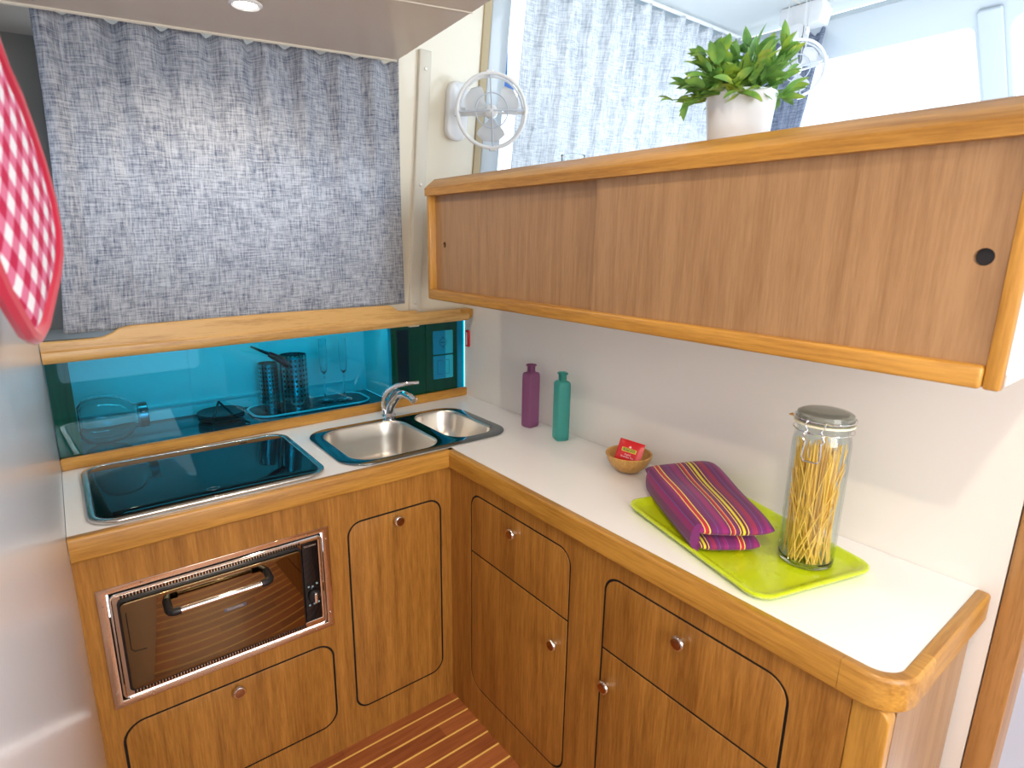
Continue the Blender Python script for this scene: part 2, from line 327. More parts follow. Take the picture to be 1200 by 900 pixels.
def lathe(prof, M=Matrix(), n=32, cap=True, bm=None, rfun=None, uv=False):
    b = bmesh.new(); rings = []
    for (rad, h) in prof:
        if rad < 1e-6: rings.append([b.verts.new((0, 0, h))])
        else: rings.append([b.verts.new(((rad*(rfun(i/n*2*PI, h) if rfun else 1))*math.cos(i/n*2*PI), (rad*(rfun(i/n*2*PI, h) if rfun else 1))*math.sin(i/n*2*PI), h)) for i in range(n)])
    lay = b.loops.layers.uv.new('UVMap') if uv else None
    tot = len(rings)-1
    for k, (a, c) in enumerate(zip(rings, rings[1:])):
        for i in range(n):
            j = (i+1) % n
            if len(a) == 1 and len(c) == 1: continue
            if len(a) == 1: fc = b.faces.new((a[0], c[j], c[i]))
            elif len(c) == 1: fc = b.faces.new((a[i], a[j], c[0]))
            else:
                fc = b.faces.new((a[i], a[j], c[j], c[i]))
                if lay:
                    for lp, q in zip(fc.loops, ((i/n, prof[k][1]), ((i+1)/n, prof[k][1]), ((i+1)/n, prof[k+1][1]), (i/n, prof[k+1][1]))): lp[lay].uv = q
    if cap:
        for rg in (rings[0], rings[-1]):
            if len(rg) > 2:
                try: b.faces.new(rg)
                except ValueError: pass
    bmesh.ops.transform(b, matrix=M, verts=b.verts)
    return join(bm, b) if bm else b
def tube(pts, rad, n=10, closed=False, bm=None):
    b = bmesh.new(); P = [Vector(p) for p in pts]; rings = []; prev = None; m = len(P)
    for i, p in enumerate(P):
        if closed: t = (P[(i+1) % m]-P[i-1])
        else: t = P[min(i+1, m-1)]-P[max(i-1, 0)]
        t.normalize()
        if prev is None: a = t.orthogonal().normalized()
        else: a = (prev-t*prev.dot(t)).normalized()
        prev = a; c = t.cross(a); q = rad[i] if isinstance(rad, (list, tuple)) else rad
        rings.append([b.verts.new(p+q*(math.cos(k/n*2*PI)*a+math.sin(k/n*2*PI)*c)) for k in range(n)])
    for i in range(m if closed else m-1):
        A, D = rings[i], rings[(i+1) % m]
        for k in range(n): b.faces.new((A[k], A[(k+1) % n], D[(k+1) % n], D[k]))
    if not closed: b.faces.new(rings[0]); b.faces.new(rings[-1])
    return join(bm, b) if bm else b
def prism(prof, p0, p1, up=(0, 0, 1), bm=None):
    """extrude a (depth, height) profile from p0 to p1; depth runs to the left-hand side of travel"""
    b = bmesh.new(); p0, p1 = Vector(p0), Vector(p1); t = (p1-p0).normalized(); up = Vector(up); d = up.cross(t).normalized()
    A = [b.verts.new(p0+d*q[0]+up*q[1]) for q in prof]; D = [b.verts.new(p1+d*q[0]+up*q[1]) for q in prof]; n = len(prof)
    for i in range(n): b.faces.new((A[i], A[(i+1) % n], D[(i+1) % n], D[i]))
    b.faces.new(A); b.faces.new(D); return join(bm, b) if bm else b
def text(body, size, M, mat, name, parent, thick=.0004, align='CENTER'):
    cu = bpy.data.curves.new('t', 'FONT'); cu.body = body; cu.size = size; cu.align_x = align; cu.align_y = 'CENTER'; cu.extrude = thick/2
    ob = bpy.data.objects.new('t', cu); C.objects.link(ob); dg = bpy.context.evaluated_depsgraph_get(); dg.update()
    me = bpy.data.meshes.new_from_object(ob.evaluated_get(dg)); b = bmesh.new(); b.from_mesh(me)
    bpy.data.objects.remove(ob); bpy.data.curves.remove(cu); bpy.data.meshes.remove(me)
    bmesh.ops.transform(b, matrix=M, verts=b.verts); return link(name, b, mat, parent)
FY = lambda y: frame((0, y, 0), (1, 0, 0), (0, 0, 1), (0, -1, 0))       # u = x, v = z, thickness towards -y
FX = lambda x: frame((x, 0, 0), (0, -1, 0), (0, 0, 1), (-1, 0, 0))      # u = -y, v = z, thickness towards -x
FZ = lambda z: frame((0, 0, z), (1, 0, 0), (0, 1, 0), (0, 0, 1))
def lerp(a, b, t): return a+(b-a)*t

# ------------------------------------------------------------------ the setting
XL, XR = -1.373, 0.0
def gy(x, off=0): return lerp(.254, .318, (x-XL)/1.359)+off          # the slightly skewed line of the glass front
struct('floor', B(XL-.1, .3, -4, .6, -.05, 0), floor_m, loc=(0, 0, 0))
# left glossy panel (ends at the alcove), alcove lining
struct('wall_left', B(XL-.04, XL, -4, .262, 0, 2.4, .002), gloss)
struct('wall_left', B(XL-.04, XL, .264, .60, .5, 2.4), alcove_m)
# alcove rear wall with the window opening
o = struct('wall_back', plate([(-1.373, .5), (-.345, .5), (-.345, 2.25), (-1.373, 2.25)], [rr(-1.22, -.50, 1.42, 1.95, .05)], .03, FY(.60)), alcove_m)
struct('wall_back', B(-.345, -.334, .345, .569, .921, 2.09), niche_w)
# cabin side leaning inwards: cream part, and its long window further on
tl = Vector((0, -.138, 1)).normalized()
MW = frame((0, .335, 1.285), (1, 0, 0), tl, (0, -tl.z, tl.y))
def wy(z, off=0): return .335-.138*(z-1.285)-off
struct('wall_back', plate([(-.40, -.06), (1.75, -.06), (1.75, 1.35), (-.40, 1.35)], [rr(.085, 1.42, .42, 1.20, .06)], .02, MW), cream)
struct('window_2', plate(rr(.005, 1.50, .34, 1.28, .08), [rr(.085, 1.42, .42, 1.20, .06)], .03, MW, .004), frame_w)
struct('trim_1', plate(rr(-.025, .018, .02, 1.35, .004), [], .027, MW, .003), tan)
struct('window_2', plate(rr(.075, 1.43, .41, 1.21, .06), [], .006, MW @ Matrix.Translation((0, 0, .006))), window_glass)
o = struct('window_1', plate(rr(-1.26, -.46, 1.38, 1.99, .07), [rr(-1.22, -.50, 1.42, 1.95, .05)], .02, FY(.57), .003), frame_w)
link('pane', plate(rr(-1.23, -.49, 1.41, 1.96, .05), [], .006, FY(.59)), window_glass, o)
# bulkhead behind the worktop
struct('wall_right', B(0, .04, -1.478, .34, 0, 1.69), white_wall)
# galley ceiling, slightly sloping, with its front moulding and a seam
def cz(x): return 2.017+.0573*(x+1.333)
b = bmesh.new()
vs = [b.verts.new(p) for p in [(-1.42, .13, cz(-1.42)), (-.388, .13, cz(-.388)), (-.45, -.55, cz(-.45)), (-.50, -4, cz(-.5)), (-1.42, -4, cz(-1.42))]]
top = [b.verts.new(v.co+Vector((0, 0, .3))) for v in vs]
b.faces.new(vs); b.faces.new(top)
for i in range(5): b.faces.new((vs[i], vs[(i+1) % 5], top[(i+1) % 5], top[i]))
struct('ceiling', b, ceil_m, loc=(0, 0, 0))
b = bmesh.new(); vs = [b.verts.new(p) for p in [(-1.42, .13, 2.06), (-.345, .13, 2.10), (-.345, .62, 2.10), (-1.42, .62, 2.06)]]
top = [b.verts.new(v.co+Vector((0, 0, .26))) for v in vs]; b.faces.new(vs); b.faces.new(top)
for i in range(4): b.faces.new((vs[i], vs[(i+1) % 4], top[(i+1) % 4], top[i]))
struct('ceiling', b, ceil_m, loc=(0, .3, 2))
struct('trim_2', tube([(-1.40, .125, cz(-1.40)+.002), (-.39, .125, cz(-.39)+.002)], .007, 8), alu)
struct('trim_3', tube([(-1.40, -.26, cz(-1.40)), (-.43, -.355, cz(-.43))], .0025, 6), alu)
# higher saloon ceiling
struct('ceiling', B(-.50, 1.47, -4, .22, 2.50, 2.56), ceil2_m)
struct('trim_4', tube([(-.4, -.262, 2.5), (1.44, -.262, 2.5)], .003, 6), alu)
# rear bulkhead behind the viewer with an open companionway, and a side lining
struct('wall_front', plate([(-1.42, 0), (2.4, 0), (2.4, 2.5), (-1.42, 2.5)], [rr(-1.0, .1, .3, 2.0, .05)], .04, FY(-3.9)), cream)
# windscreen raked 45 degrees
MS = frame((1.4, 0, 2.42), (0, -1, 0), (-.707, 0, .707), (-.707, 0, -.707))
HL = [rr(.08, .825, -.95, -.115, .025), rr(.93, 2.2, -.95, -.10, .06)]
struct('window_3', plate([(-.30, -1.1), (2.5, -1.1), (2.5, .05), (-.30, .05)], HL, .03, MS, .004), frame_w)
struct('window_3', plate(rr(.84, .915, -1.05, -.055, .01), [], .014, MS @ Matrix.Translation((0, 0, .03)), .005), frame_w)
struct('window_3', plate(rr(.06, .845, -.98, -.10, .02), [], .006, MS @ Matrix.Translation((0, 0, .01))), window_glass)
struct('window_4', plate(rr(.91, 2.2, -.98, -.08, .02), [], .006, MS @ Matrix.Translation((0, 0, .01))), window_glass)
struct('trim_5', tube([(1.37, .12, 2.44), (1.37, -2.4, 2.44)], .02, 10), frame_w)
# pillar strip screwed on the cream wall
def wpt(x, z, off=0): return (x, wy(z, off), z)
pl = struct('trim_6', plate(rr(-.272, -.226, -.075, .868, .004), [], .034, MW, .004), alu)
b = None
for z in (1.30, 1.72, 2.085):
    Mz = frame(wpt(-.249, z, .0355), (1, 0, 0), tl, (0, -tl.z, tl.y)); b = lathe([(.0, .003), (.004, .002), (.005, 0)], Mz, 12, bm=b)
link('screw', b, screw_m, pl)
# oak door post, beyond it a pale cabin
struct('trim_7', B(-.002, .10, -1.522, -1.480, 0, 1.69, .003), post_m)
pale = plain('pale_cabin_lining', (.66, .68, .78), .3, coat=.5)
struct('wall_far', B(.45, .50, -4, .2, 0, 1.69), pale)
struct('trim_8', tube([(.445, -1.20, .95), (.445, -2.0, 0.10)], .012, 8), frame_w)

# ------------------------------------------------------------------ base cabinets
CB, CR = -.2, -.41            # carcass planes: back run, right run
G = .006
def knob(parent, at, d):
    """push-button knob standing off along direction d"""
    d = Vector(d); M = frame(at, d.orthogonal(), d.cross(d.orthogonal()), d)
    k = link('knob', lathe([(.0, 0), (.009, 0), (.009, .006), (.0155, .008), (.0165, .011), (.0165, .014), (.015, .0165), (.0125, .0175), (.0, .0175)], M, 28, cap=False), chrome, parent)
    link('knob_face', lathe([(.0, .0177), (.0115, .0177), (.0120, .0182), (.0, .0192)], M, 24, cap=False), knob_face, k)
    return k
# run under hob and sink
t = thing('base_cabinet', 'oak base cabinet under the hob and sink, with the oven built in', 'cabinet', (-.89, CB, 0))
OV = (-1.330, -.820, .452, .752)
flap = rr(-1.336, -.815, .105, .392, [.05, .05, .05, .05]); door = rr(-.757, -.446, .113, .745, .045)
link('front_panel', plate([(XL+.0003, 0), (CR+.015, 0), (CR+.015, .842), (XL+.0003, .842)], [flap, door, rr(OV[0], OV[1], OV[2], OV[3], 0)], .018, FY(CB+.018)), veneer, t)
link('carcass', B(XL+.001, CR-.001, CB+.0185, .245, .0, .43), dark_gap, t)
link('carcass', B(-.80, CR-.001, CB+.0185, -.194+.03, .431, .84), dark_gap, t)
def inset(rect, rad): return rr(rect[0]+G, rect[1]-G, rect[2]+G, rect[3]-G, [max(q-G, 0) for q in rad] if isinstance(rad, list) else rad-G)
gap_shade_m = plain('black_gap_shade', (.006, .004, .003), .8)  # near-black fill that paints the shade into the door gaps
for rc, q in (((-1.336, -.815, .105, .392), .05), ((-.757, -.446, .113, .745), .045)):
    link('gap_shade', plate(rr(*rc, q), [inset(rc, q)], .0165, FY(CB+.018)), gap_shade_m, t)
d = link('flap_door', plate(inset((-1.336, -.815, .105, .392), .05), [], .018, FY(CB+.0175), .001), veneer, t); knob(d, (-1.077, CB-.0005, .362), (0, -1, 0))
d = link('door', plate(inset((-.757, -.446, .113, .745), .045), [], .018, FY(CB+.0175), .001), veneer, t); knob(d, (-.598, CB-.0005, .712), (0, -1, 0))
# two units of the right-hand run
def unit(u0, u1, a0, a1, ztop, zmid, zbot, label, kn_d, kn_p, end):
    t = thing('base_cabinet', label, 'cabinet', (CR, -(u0+u1)/2, 0))
    dr = rr(a0, a1, zmid, ztop, [0, 0, .045, .045]); dd = rr(a0, a1, zbot, zmid, [.055, .055, 0, 0])
    both = rr(a0, a1, zbot, ztop, [.055, .055, .045, .045])
    link('front_panel', plate([(u0, 0), (u1, 0), (u1, .842), (u0, .842)], [both], .018, FX(CR+.018)), veneer, t)
    link('carcass', B(CR+.0185, -.002, -u1+.001, -u0-.001, 0, .842), dark_gap if not end else dark_gap, t)
    link('gap_shade', plate(both, [inset((a0, a1, zmid-G/2, ztop), [0, 0, .045, .045]), inset((a0, a1, zbot, zmid+G/2), [.055, .055, 0, 0])], .0165, FX(CR+.018)), gap_shade_m, t)  # dark ring painted in for the shade around drawer and door
    d = link('drawer', plate(inset((a0, a1, zmid-G/2, ztop), [0, 0, .045, .045]), [], .018, FX(CR+.0175), .001), veneer, t); knob(d, (CR-.0005, -kn_d[0], kn_d[1]), (-1, 0, 0))
    d = link('door', plate(inset((a0, a1, zbot, zmid+G/2), [.055, .055, 0, 0]), [], .018, FX(CR+.0175), .001), veneer, t); knob(d, (CR-.0005, -kn_p[0], kn_p[1]), (-1, 0, 0))
    return t
unit(.2005, .810, .314, .755, .796, .600, .120, 'oak drawer and door cabinet next to the inner corner', (.526, .748), (.707, .509), False)
t = unit(.8105, 1.395, .866, 1.303, .796, .600, .120, 'oak drawer and door cabinet at the open end, below the green tray', (1.079, .745), (.891, .508), True)
link('corner_post', plate(rr(1.3955, 1.450, 0, .842, [0, .02, .02, 0]), [], .028, FX(CR+.026), .004), oak_z, t)
link('end_panel', B(CR+.03, -.012, -1.449, -1.431, 0, .842), veneer_up, t)

# ------------------------------------------------------------------ worktop
ZT = .9
t = thing('worktop', 'white laminate L-shaped worktop with a solid oak edge', 'worktop', (-.7, -.2, .843))
sinkcut = rr(-.725, -.165, -.175, .180, .07); hobcut = rr(-1.320, -.800, -.180, .225, .05)
outl = [(XL+.001, -.197), (-.405, -.197), (-.405, -1.444), (-.0015, -1.444), (-.0015, .300), (-.0015, gy(-.002, .008)), (XL+.001, gy(XL, .008))]
outl = [outl[0], outl[1], outl[2], outl[3], outl[5], outl[6]]
link('laminate_top', plate(outl, [sinkcut, hobcut], .030, FZ(ZT-.0315)), laminate, t)
def edge(pts, name, mat):
    """oak lip following a plan polyline; profile .020 wide, .057 high, softly rounded"""
    b = bmesh.new(); prof = [(0, -.0565), (0, -.0005), (.002, .0008), (.017, .0008), (.020, -.002), (.0215, -.006), (.0215, -.052), (.018, -.0565)]
    P = [Vector((p[0], p[1], 0)) for p in pts]; rings = []
    for i, p in enumerate(P):
        a = (P[i]-P[i-1]).normalized() if i else (P[1]-P[0]).normalized(); c = (P[i+1]-P[i]).normalized() if i < len(P)-1 else a
        n1 = Vector((a.y, -a.x, 0)); n2 = Vector((c.y, -c.x, 0)); m = (n1+n2).normalized(); m = m/max(.3, m.dot(n1))
        rings.append([b.verts.new(p+m*q[0]+Vector((0, 0, ZT+q[1]))) for q in prof])
    for A, D in zip(rings, rings[1:]):
        for i in range(len(prof)): b.faces.new((A[i], A[(i+1) % len(prof)], D[(i+1) % len(prof)], D[i]))
    b.faces.new(rings[0]); b.faces.new(rings[-1]); return link(name, b, mat, t)
edge([(XL+.001, -.197), (-.4055, -.197)], 'oak_edge', oak_x)
edge([(-.4055, -.1985), (-.4055, -1.375)], 'oak_edge', oak_y)
cor = [(-.4055, -1.3755)]+[(-.3655+.04*math.cos(a), -1.405+.04*math.sin(a)) for a in [PI+k*PI/20 for k in range(0, 11)]]
edge(cor+[(-.30, -1.445)], 'oak_edge', oak_y)
edge([(-.2995, -1.445), (-.012, -1.445)], 'oak_edge', oak_x)
# oak lip at the foot of the glass
b = bmesh.new()
def skew(x0, x1, o0, o1, z0, z1, bm=None, bev=0, yf=gy):
    b = bmesh.new(); bmesh.ops.create_cube(b, size=1)
    for v in b.verts:
        x = x1 if v.co.x > 0 else x0; v.co = Vector((x, yf(x)+(o1 if v.co.y > 0 else o0), z1 if v.co.z > 0 else z0))
    if bev: bmesh.ops.bevel(b, geom=list(b.edges), offset=bev, segments=2, affect='EDGES')
    return join(bm, b) if bm else b
tag(link('upstand', skew(XL+.001, -.003, 0, .016, ZT-.001, .933, bev=.003), oak_x), 'low oak upstand along the foot of the teal glass', 'upstand')

# ------------------------------------------------------------------ niche behind the tinted glass
tag(link('splash_glass', skew(XL+.002, -.004, .017, .022, .925, 1.235), teal_glass), 'teal tinted glass panel below the oak shelf', 'glass panel')
n = thing('wall_niche', 'white lined niche with dark floor behind the teal glass', 'niche', (-.7, .45, .90))
link('niche_floor', skew(XL+.003, -.345, .024, .262, .905, .92), niche_floor, n)
link('side_panel', skew(-.333, -.184, .036, .05, .905, 1.235), veneer, n)
link('socket_panel', skew(-.184, -.036, .028, .05, .905, 1.235), veneer, n)
link('end_strip', skew(-.034, -.004, .026, .05, .905, 1.235), niche_w, n)
link('stile', skew(XL+.003, -1.320, .024, .05, .921, 1.235), veneer, n)
link('slot_cover', skew(-.312, -.262, .030, .0355, .985, 1.195, bev=.001), black, n)
link('back_panel', B(-1.372, -.335, .5655, .5695, .9205, 1.24), niche_w, n)
link('wall_rib', B(-.99, -.985, .5625, .565, .921, 1.235), niche_w, n)
link('wall_ledge', B(-1.36, -.40, .558, .565, .965, .972), niche_w, n)
ls = thing('niche_fill_strip', 'added fill light strip hidden under the oak rail, brightening the teal niche', 'light', (-.85, .345, 1.224))  # added glowing strip, hidden behind the rail to brighten the niche
link('top_board', B(-1.37, -.346, .335, .562, 1.238, 1.25), alcove_m, n)
link('fill_housing', B(-1.30, -.38, .345, .365, 1.2265, 1.2375), white_p, ls)
link('fill_diffuser', B(-1.29, -.39, .347, .363, 1.2235, 1.2262), plain('lit_fill_strip', (1, 1, 1), .4, emis=((.95, .98, 1), 2)), ls)
area('niche_fill_glow', (-.84, .355, 1.222), (-.84, .50, .95), .9, .02, 1.1, (.95, .98, 1))  # added fill that goes with the hidden strip
# sockets
for zc, lab, kind in ((1.131, 'upper white square wall socket with pin holes behind the glass', 'socket'), (1.029, 'lower blank white square switch plate behind the glass', 'switch')):
    s = thing('wall_socket' if kind == 'socket' else 'switch_plate', lab, kind, (-.107, gy(-.107, .028), zc-.05))
    y0 = gy(-.107, .0265)
    link('cover', plate(rr(-.153, -.060, zc-.048, zc+.048, .004), [], .004, FY(y0), .001), white_p, s)
    if kind == 'socket':
        b = plate(circ(-.107, zc, .017, n=24), [circ(-.107, zc, .0155, n=24)], .0006, FY(y0-.004))
        for dx, dz in ((-.008, 0), (0, 0), (.008, 0), (0, -.020), (0, .020)): join(b, plate(circ(-.107+dx, zc+dz, .0028, n=12), [], .0006, FY(y0-.004)))
        link('pin_holes', b, dark_print, s)
    else: link('rocker', plate(rr(-.135, -.078, zc-.030, zc+.030, .002), [rr(-.132, -.081, zc-.027, zc+.027, .002)], .0006, FY(y0-.004)), plain('grey_line', (.4, .45, .48), .4), s)
# jar lying on its side
j = thing('glass_jar', 'ribbed clear glass jar lying on its side behind the teal glass', 'jar', (-1.235, .385, .92))
Mj = frame((-1.318, .385, .995), (0, 1, 0), (0, 0, 1), (1, 0, 0))
rf = lambda a, h: 1+.045*abs(math.cos(4*a))
link('jar_body', lathe([(.0, .004), (.045, 0), (.062, .012), (.0705, .035), (.072, .07), (.066, .105), (.050, .128), (.036, .138), (.036, .15), (.033, .15), (.033, .138), (.047, .125), (.062, .10), (.068, .07), (.066, .035), (.058, .016), (.042, .005), (.0, .008)], Mj, 64, cap=False, rfun=rf), real_glass, j)
link('lid', lathe([(.0, .151), (.038, .151), (.039, .150), (.039, .172), (.037, .174), (.034, .170), (.0, .168)], Mj, 36, cap=False), tint_steel, j)
# utensil holders and a red handled spatula
for x, y, rr_, h, lab in ((-.665, .470, .0475, .195, 'tall perforated steel utensil holder, the wider front one'), (-.745, .512, .034, .165, 'narrow perforated steel holder left of the wide utensil holder')):
    o = link('utensil_holder', lathe([(.0, 0), (rr_, 0), (rr_, h*.45), (rr_, h), (rr_-.003, h), (rr_-.003, .01), (0, .01)], Matrix.Translation((x, y, .9235)), 40, cap=False, uv=True), perf_m, recalc=True)
    me = o.data; uvl = me.uv_layers['UVMap'].data
    for q in uvl: q.uv.y = q.uv.y/h*.95
    tag(o, lab, 'utensil holder')
sp = thing('kitchen_knife', 'knife with a red handle leaning in the narrow steel holder', 'knife', (-.745, .49, 1.06))
link('handle', tube([(-.748, .47, 1.128), (-.722, .455, 1.112), (-.69, .435, 1.085)], [.010, .013, .012], 10), red_p, sp)
link('blade', tube([(-.748, .47, 1.128), (-.80, .50, 1.155)], [.007, .004], 6), chrome, sp)
# flutes
for x, y, lab in ((-.552, .475, 'tall slender clear glass flute, left one of the pair'), (-.484, .452, 'tall slender clear glass flute, right one of the pair')):
    tag(link('champagne_flute', lathe([(0, 0), (.030, .001), (.030, .003), (.006, .007), (.0028, .02), (.0028, .085), (.006, .09), (.0028, .095), (.004, .10), (.012, .12), (.015, .16), (.014, .24), (.0128, .24), (.0138, .16), (.011, .122), (0, .105)], Matrix.Translation((x, y, .9235)), 28, cap=False), real_glass), lab, 'glass', 'glass flutes')
# serving tray and plate pile
Mt = FZ(.9202)
s_ = thing('serving_tray', 'dark oval tray with a pale rim under the utensil holders', 'tray', (-.6, .45, .92))
link('base', plate(rr(-.83, -.40, .372, .550, .06), [], .003, Mt), black_glass, s_)
link('rim', tube([(p[0], p[1], .925) for p in rr(-.83, -.40, .372, .550, .06)], .004, 8, True), niche_w, s_)
for i in range(3):
    tag(link('plate', lathe([(0, 0), (.045, 0), (.073, .008), (.074, .010), (.045, .004), (0, .003)], Matrix.Translation((-.925, .455, .921+.0095*i)), 36, cap=False), black),
        ['lowest black plate of the small pile in the niche', 'middle black plate of the small pile in the niche', 'topmost black plate of the small pile in the niche'][i], 'plate', 'black plates in the niche')
tag(link('cooking_tongs', tube([(-.93, .452, .985), (-.89, .40, .935), (-.862, .348, .9245)], .004, 6, bm=tube([(-.93, .452, .985), (-.96, .40, .944), (-.965, .388, .9235)], .004, 6)), black), 'black tongs propped over the pile of black plates', 'tongs')

# oak shelf rail over the glass (rounded nose, raised back with a cut-out at each end)
def sy(x, off=0): return lerp(.226, .283, (x-XL)/1.359)+off
def sz(x): return lerp(1.203, 1.222, (x-XL)/1.359)
t = thing('shelf_rail', 'pale oak rail with raised back above the teal glass', 'shelf', (-.68, .25, 1.2))
prof = [(.045, 0), (.045, .044), (.010, .044), (.006, .040), (.003, .030), (-.006, .026), (-.008, .016), (-.006, .005), (.0, 0)]
def railpiece(xs, tops, mat, name):
    b = bmesh.new(); rings = []
    for x, tp in zip(xs, tops):
        pr = [(.045, 0), (.045, .034), (.018, .034), (.018, tp), (.003, tp), (.0, tp-.003), (-.001, .034), (-.006, .029), (-.008, .016), (-.006, .005), (-.001, 0)]
        rings.append([b.verts.new((x, sy(x, q[0]), sz(x)+q[1])) for q in pr])
    k = len(rings[0])
    for A, D in zip(rings, rings[1:]):
        for i in range(k): b.faces.new((A[i], A[(i+1) % k], D[(i+1) % k], D[i]))
    b.faces.new(rings[0]); b.faces.new(rings[-1]); return link(name, b, mat, t)
xs = [XL+.002, -1.26, -1.235, -1.215, -1.195, -1.17, -.95, -.75, -.55, -.375, -.36, -.348, -.338, -.325, -.30, -.255, -.2549, -.02]
tops = [.056, .056, .058, .066, .078, .083, .085, .086, .084, .082, .078, .070, .062, .058, .056, .056, .046, .046]
railpiece(xs, tops, oak_light, 'rail')
b = plate([(-.02, 0), (.0, 0), (.022, .004), (.032, .014), (.035, .030), (.035, .044), (-.02, .044)], [], .05, frame((0, sy(0, .043), sz(0)), (1, 0, 0), (0, 0, 1), (0, -1, 0)), .001)
for v in b.verts: v.co = Vector((v.co.x-.037, v.co.y, v.co.z))
link('end_cap', b, oak_z, t)
tag(link('warning_tag', B(-.012, -.001, .298, .318, 1.108, 1.176, .003), red_p), 'small red tag at the corner beside the glass', 'tag')
link('tag_print', B(-.0126, -.0119, .3045, .3105, 1.115, 1.168), white_p, bpy.data.objects['warning_tag'])

# ------------------------------------------------------------------ hob
t = thing('hob', 'black glass covered hob with a steel rim, left of the sink', 'hob', (-1.06, .02, .9))
HB = (-1.333, -.788, -.190, .238)
link('rim', plate(rr(*HB, .062, n=12), [rr(HB[0]+.016, HB[1]-.016, HB[2]+.014, HB[3]-.016, .05, n=12)], .009, FZ(.9005), .003), steel, t)
link('glass_lid', plate(rr(HB[0]+.0165, HB[1]-.0165, HB[2]+.0145, HB[3]-.0165, .05, n=12), [], .0085, FZ(.9), .0015), black_glass, t)
link('tray', plate(rr(-1.31, -.81, -.172, .217, .045), [], .03, FZ(.869)), dark_gap, t)
link('logo_ring', plate(circ(-1.07, -.125, .016, .010), [circ(-1.07, -.125, .0145, .0085)], .0004, FZ(.9086)), steel, t)
link('hinge_mark', plate(rr(-.93, -.91, .19, .197, .002), [], .0004, FZ(.9086)), dark_gap, t)

# ------------------------------------------------------------------ sink
t = thing('sink', 'stainless double sink with a large and a small basin', 'sink', (-.45, 0, .9))
R_ = (-.738, -.150, -.190, .196)
b1 = rr(-.700, -.405, -.165, .165, .075, n=10); b2 = rr(-.362, -.183, -.150, .170, .07, n=10)
link('rim', plate(rr(*R_, .085, n=12), [b1, b2], .004, FZ(.9003), .0015), rim_m, t)
def basin(u0, u1, v0, v1, rad, depth, name):
    b = bmesh.new(); rings = []
    prof = [(0, .0035), (.002, .001), (.004, -.006), (.009, -.05), (.016, -depth+.03), (.024, -depth+.012), (.040, -depth+.002), (.06, -depth)]
    for ins, z in prof: rings.append([b.verts.new((p[0], p[1], .901+z)) for p in rr(u0+ins, u1-ins, v0+ins, v1-ins, max(rad-ins*.5, .02), n=10)])
    n_ = len(rings[0])
    for A, D in zip(rings, rings[1:]):
        for i in range(n_): b.faces.new((A[i], A[(i+1) % n_], D[(i+1) % n_], D[i]))
    cx, cy = (u0+u1)/2, (v0+v1)/2
    last = [b.verts.new((lerp(v.co.x, cx, .75), lerp(v.co.y, cy, .75), .901-depth-.003)) for v in rings[-1]]
    for i in range(n_): b.faces.new((rings[-1][i], rings[-1][(i+1) % n_], last[(i+1) % n_], last[i]))
    b.faces.new(last)
    for fc in b.faces: fc.normal_update()
    o = link(name, b, basin_m, t)
    link('drain', lathe([(0, .003), (.012, .003), (.014, .001), (.030, .002), (.034, .0035), (.038, 0)], Matrix.Translation((cx, cy, .901-depth-.0025)), 28, cap=False), chrome, o)
    return o
basin(-.7005, -.4045, -.1655, .1655, .075, .135, 'large_basin'); basin(-.3625, -.1825, -.1505, .1705, .07, .10, 'small_basin')

# ------------------------------------------------------------------ tap
t = thing('tap', 'chrome mixer tap with a lever between the basins', 'tap', (-.41, .222, .9))
fx, fy_ = -.412, .222
link('base', lathe([(0, 0), (.026, 0), (.026, .004), (.022, .009), (.019, .014), (0, .014)], Matrix.Translation((fx, fy_, .9005)), 28, cap=False), chrome, t)
link('body', tube([(fx, fy_, .912), (fx+.004, fy_-.006, .940), (fx+.016, fy_-.022, .975), (fx+.028, fy_-.036, .995)], [.0185, .018, .019, .020], 20), chrome, t)
link('spout', tube([(fx+.022, fy_-.030, .985), (fx+.032, fy_-.062, .994), (fx+.040, fy_-.100, .988), (fx+.043, fy_-.118, .978)], [.015, .014, .013, .014], 18), chrome, t)
link('lever', tube([(fx-.022, fy_-.010, .978), (fx-.010, fy_-.018, 1.000), (fx+.018, fy_-.034, 1.020), (fx+.052, fy_-.058, 1.029), (fx+.085, fy_-.080, 1.032)], [.012, .012, .0085, .007, .006], 12), chrome, t)
link('side_bracket', tube([(fx-.020, fy_-.004, .915), (fx-.026, fy_-.008, .950), (fx-.022, fy_-.010, .980)], .006, 8), chrome, t)

# ------------------------------------------------------------------ oven
t = thing('oven', 'polished steel built-in oven with a bar handle and black control strip', 'oven', (-1.075, CB, .445))
OO = (-1.341, -.810, .4455, .7575)
y0 = CB-.0005
link('outer_frame', plate(rr(*OO, 0), [rr(-1.3225, -.8285, .4615, .7435, 0)], .004, FY(y0), .0012), steel_mirror, t)
link('body', B(-1.318, -.833, CB-.001, .17, .466, .739), black, t)
link('chrome_edge', tube([(p[0], CB-.006, p[1]) for p in rr(-1.317, -.834, .467, .738, .012, n=4)], .0032, 8, True), chrome, t)
link('front_plate', plate(rr(-1.314, -.837, .470, .735, .009), [rr(-.8885, -.844, .487, .728, .001)], .006, FY(CB-.001), .001), steel_mirror, t)
for z0_, z1_ in ((.7262, .7338), (.4735, .4812)):
    b = None
    for i in range(62):
        x = -1.298+i*.0066; b = B(x, x+.0038, CB-.0090, CB-.0066, z0_, z1_, bm=b)
    link('vent_slots', b, dark_gap, t)
link('door_gasket', plate(rr(-1.306, -.8905, .484, .7235, .010), [], .006, FY(CB-.0068), .001), black, t)
mirror_brown = plain('bronze_mirror_glass', (.24, .18, .10), .03, 1)
dr = link('glass_door', plate(rr(-1.301, -.896, .4925, .7190, .010), [], .012, FY(CB-.010), .0015), mirror_brown, t)
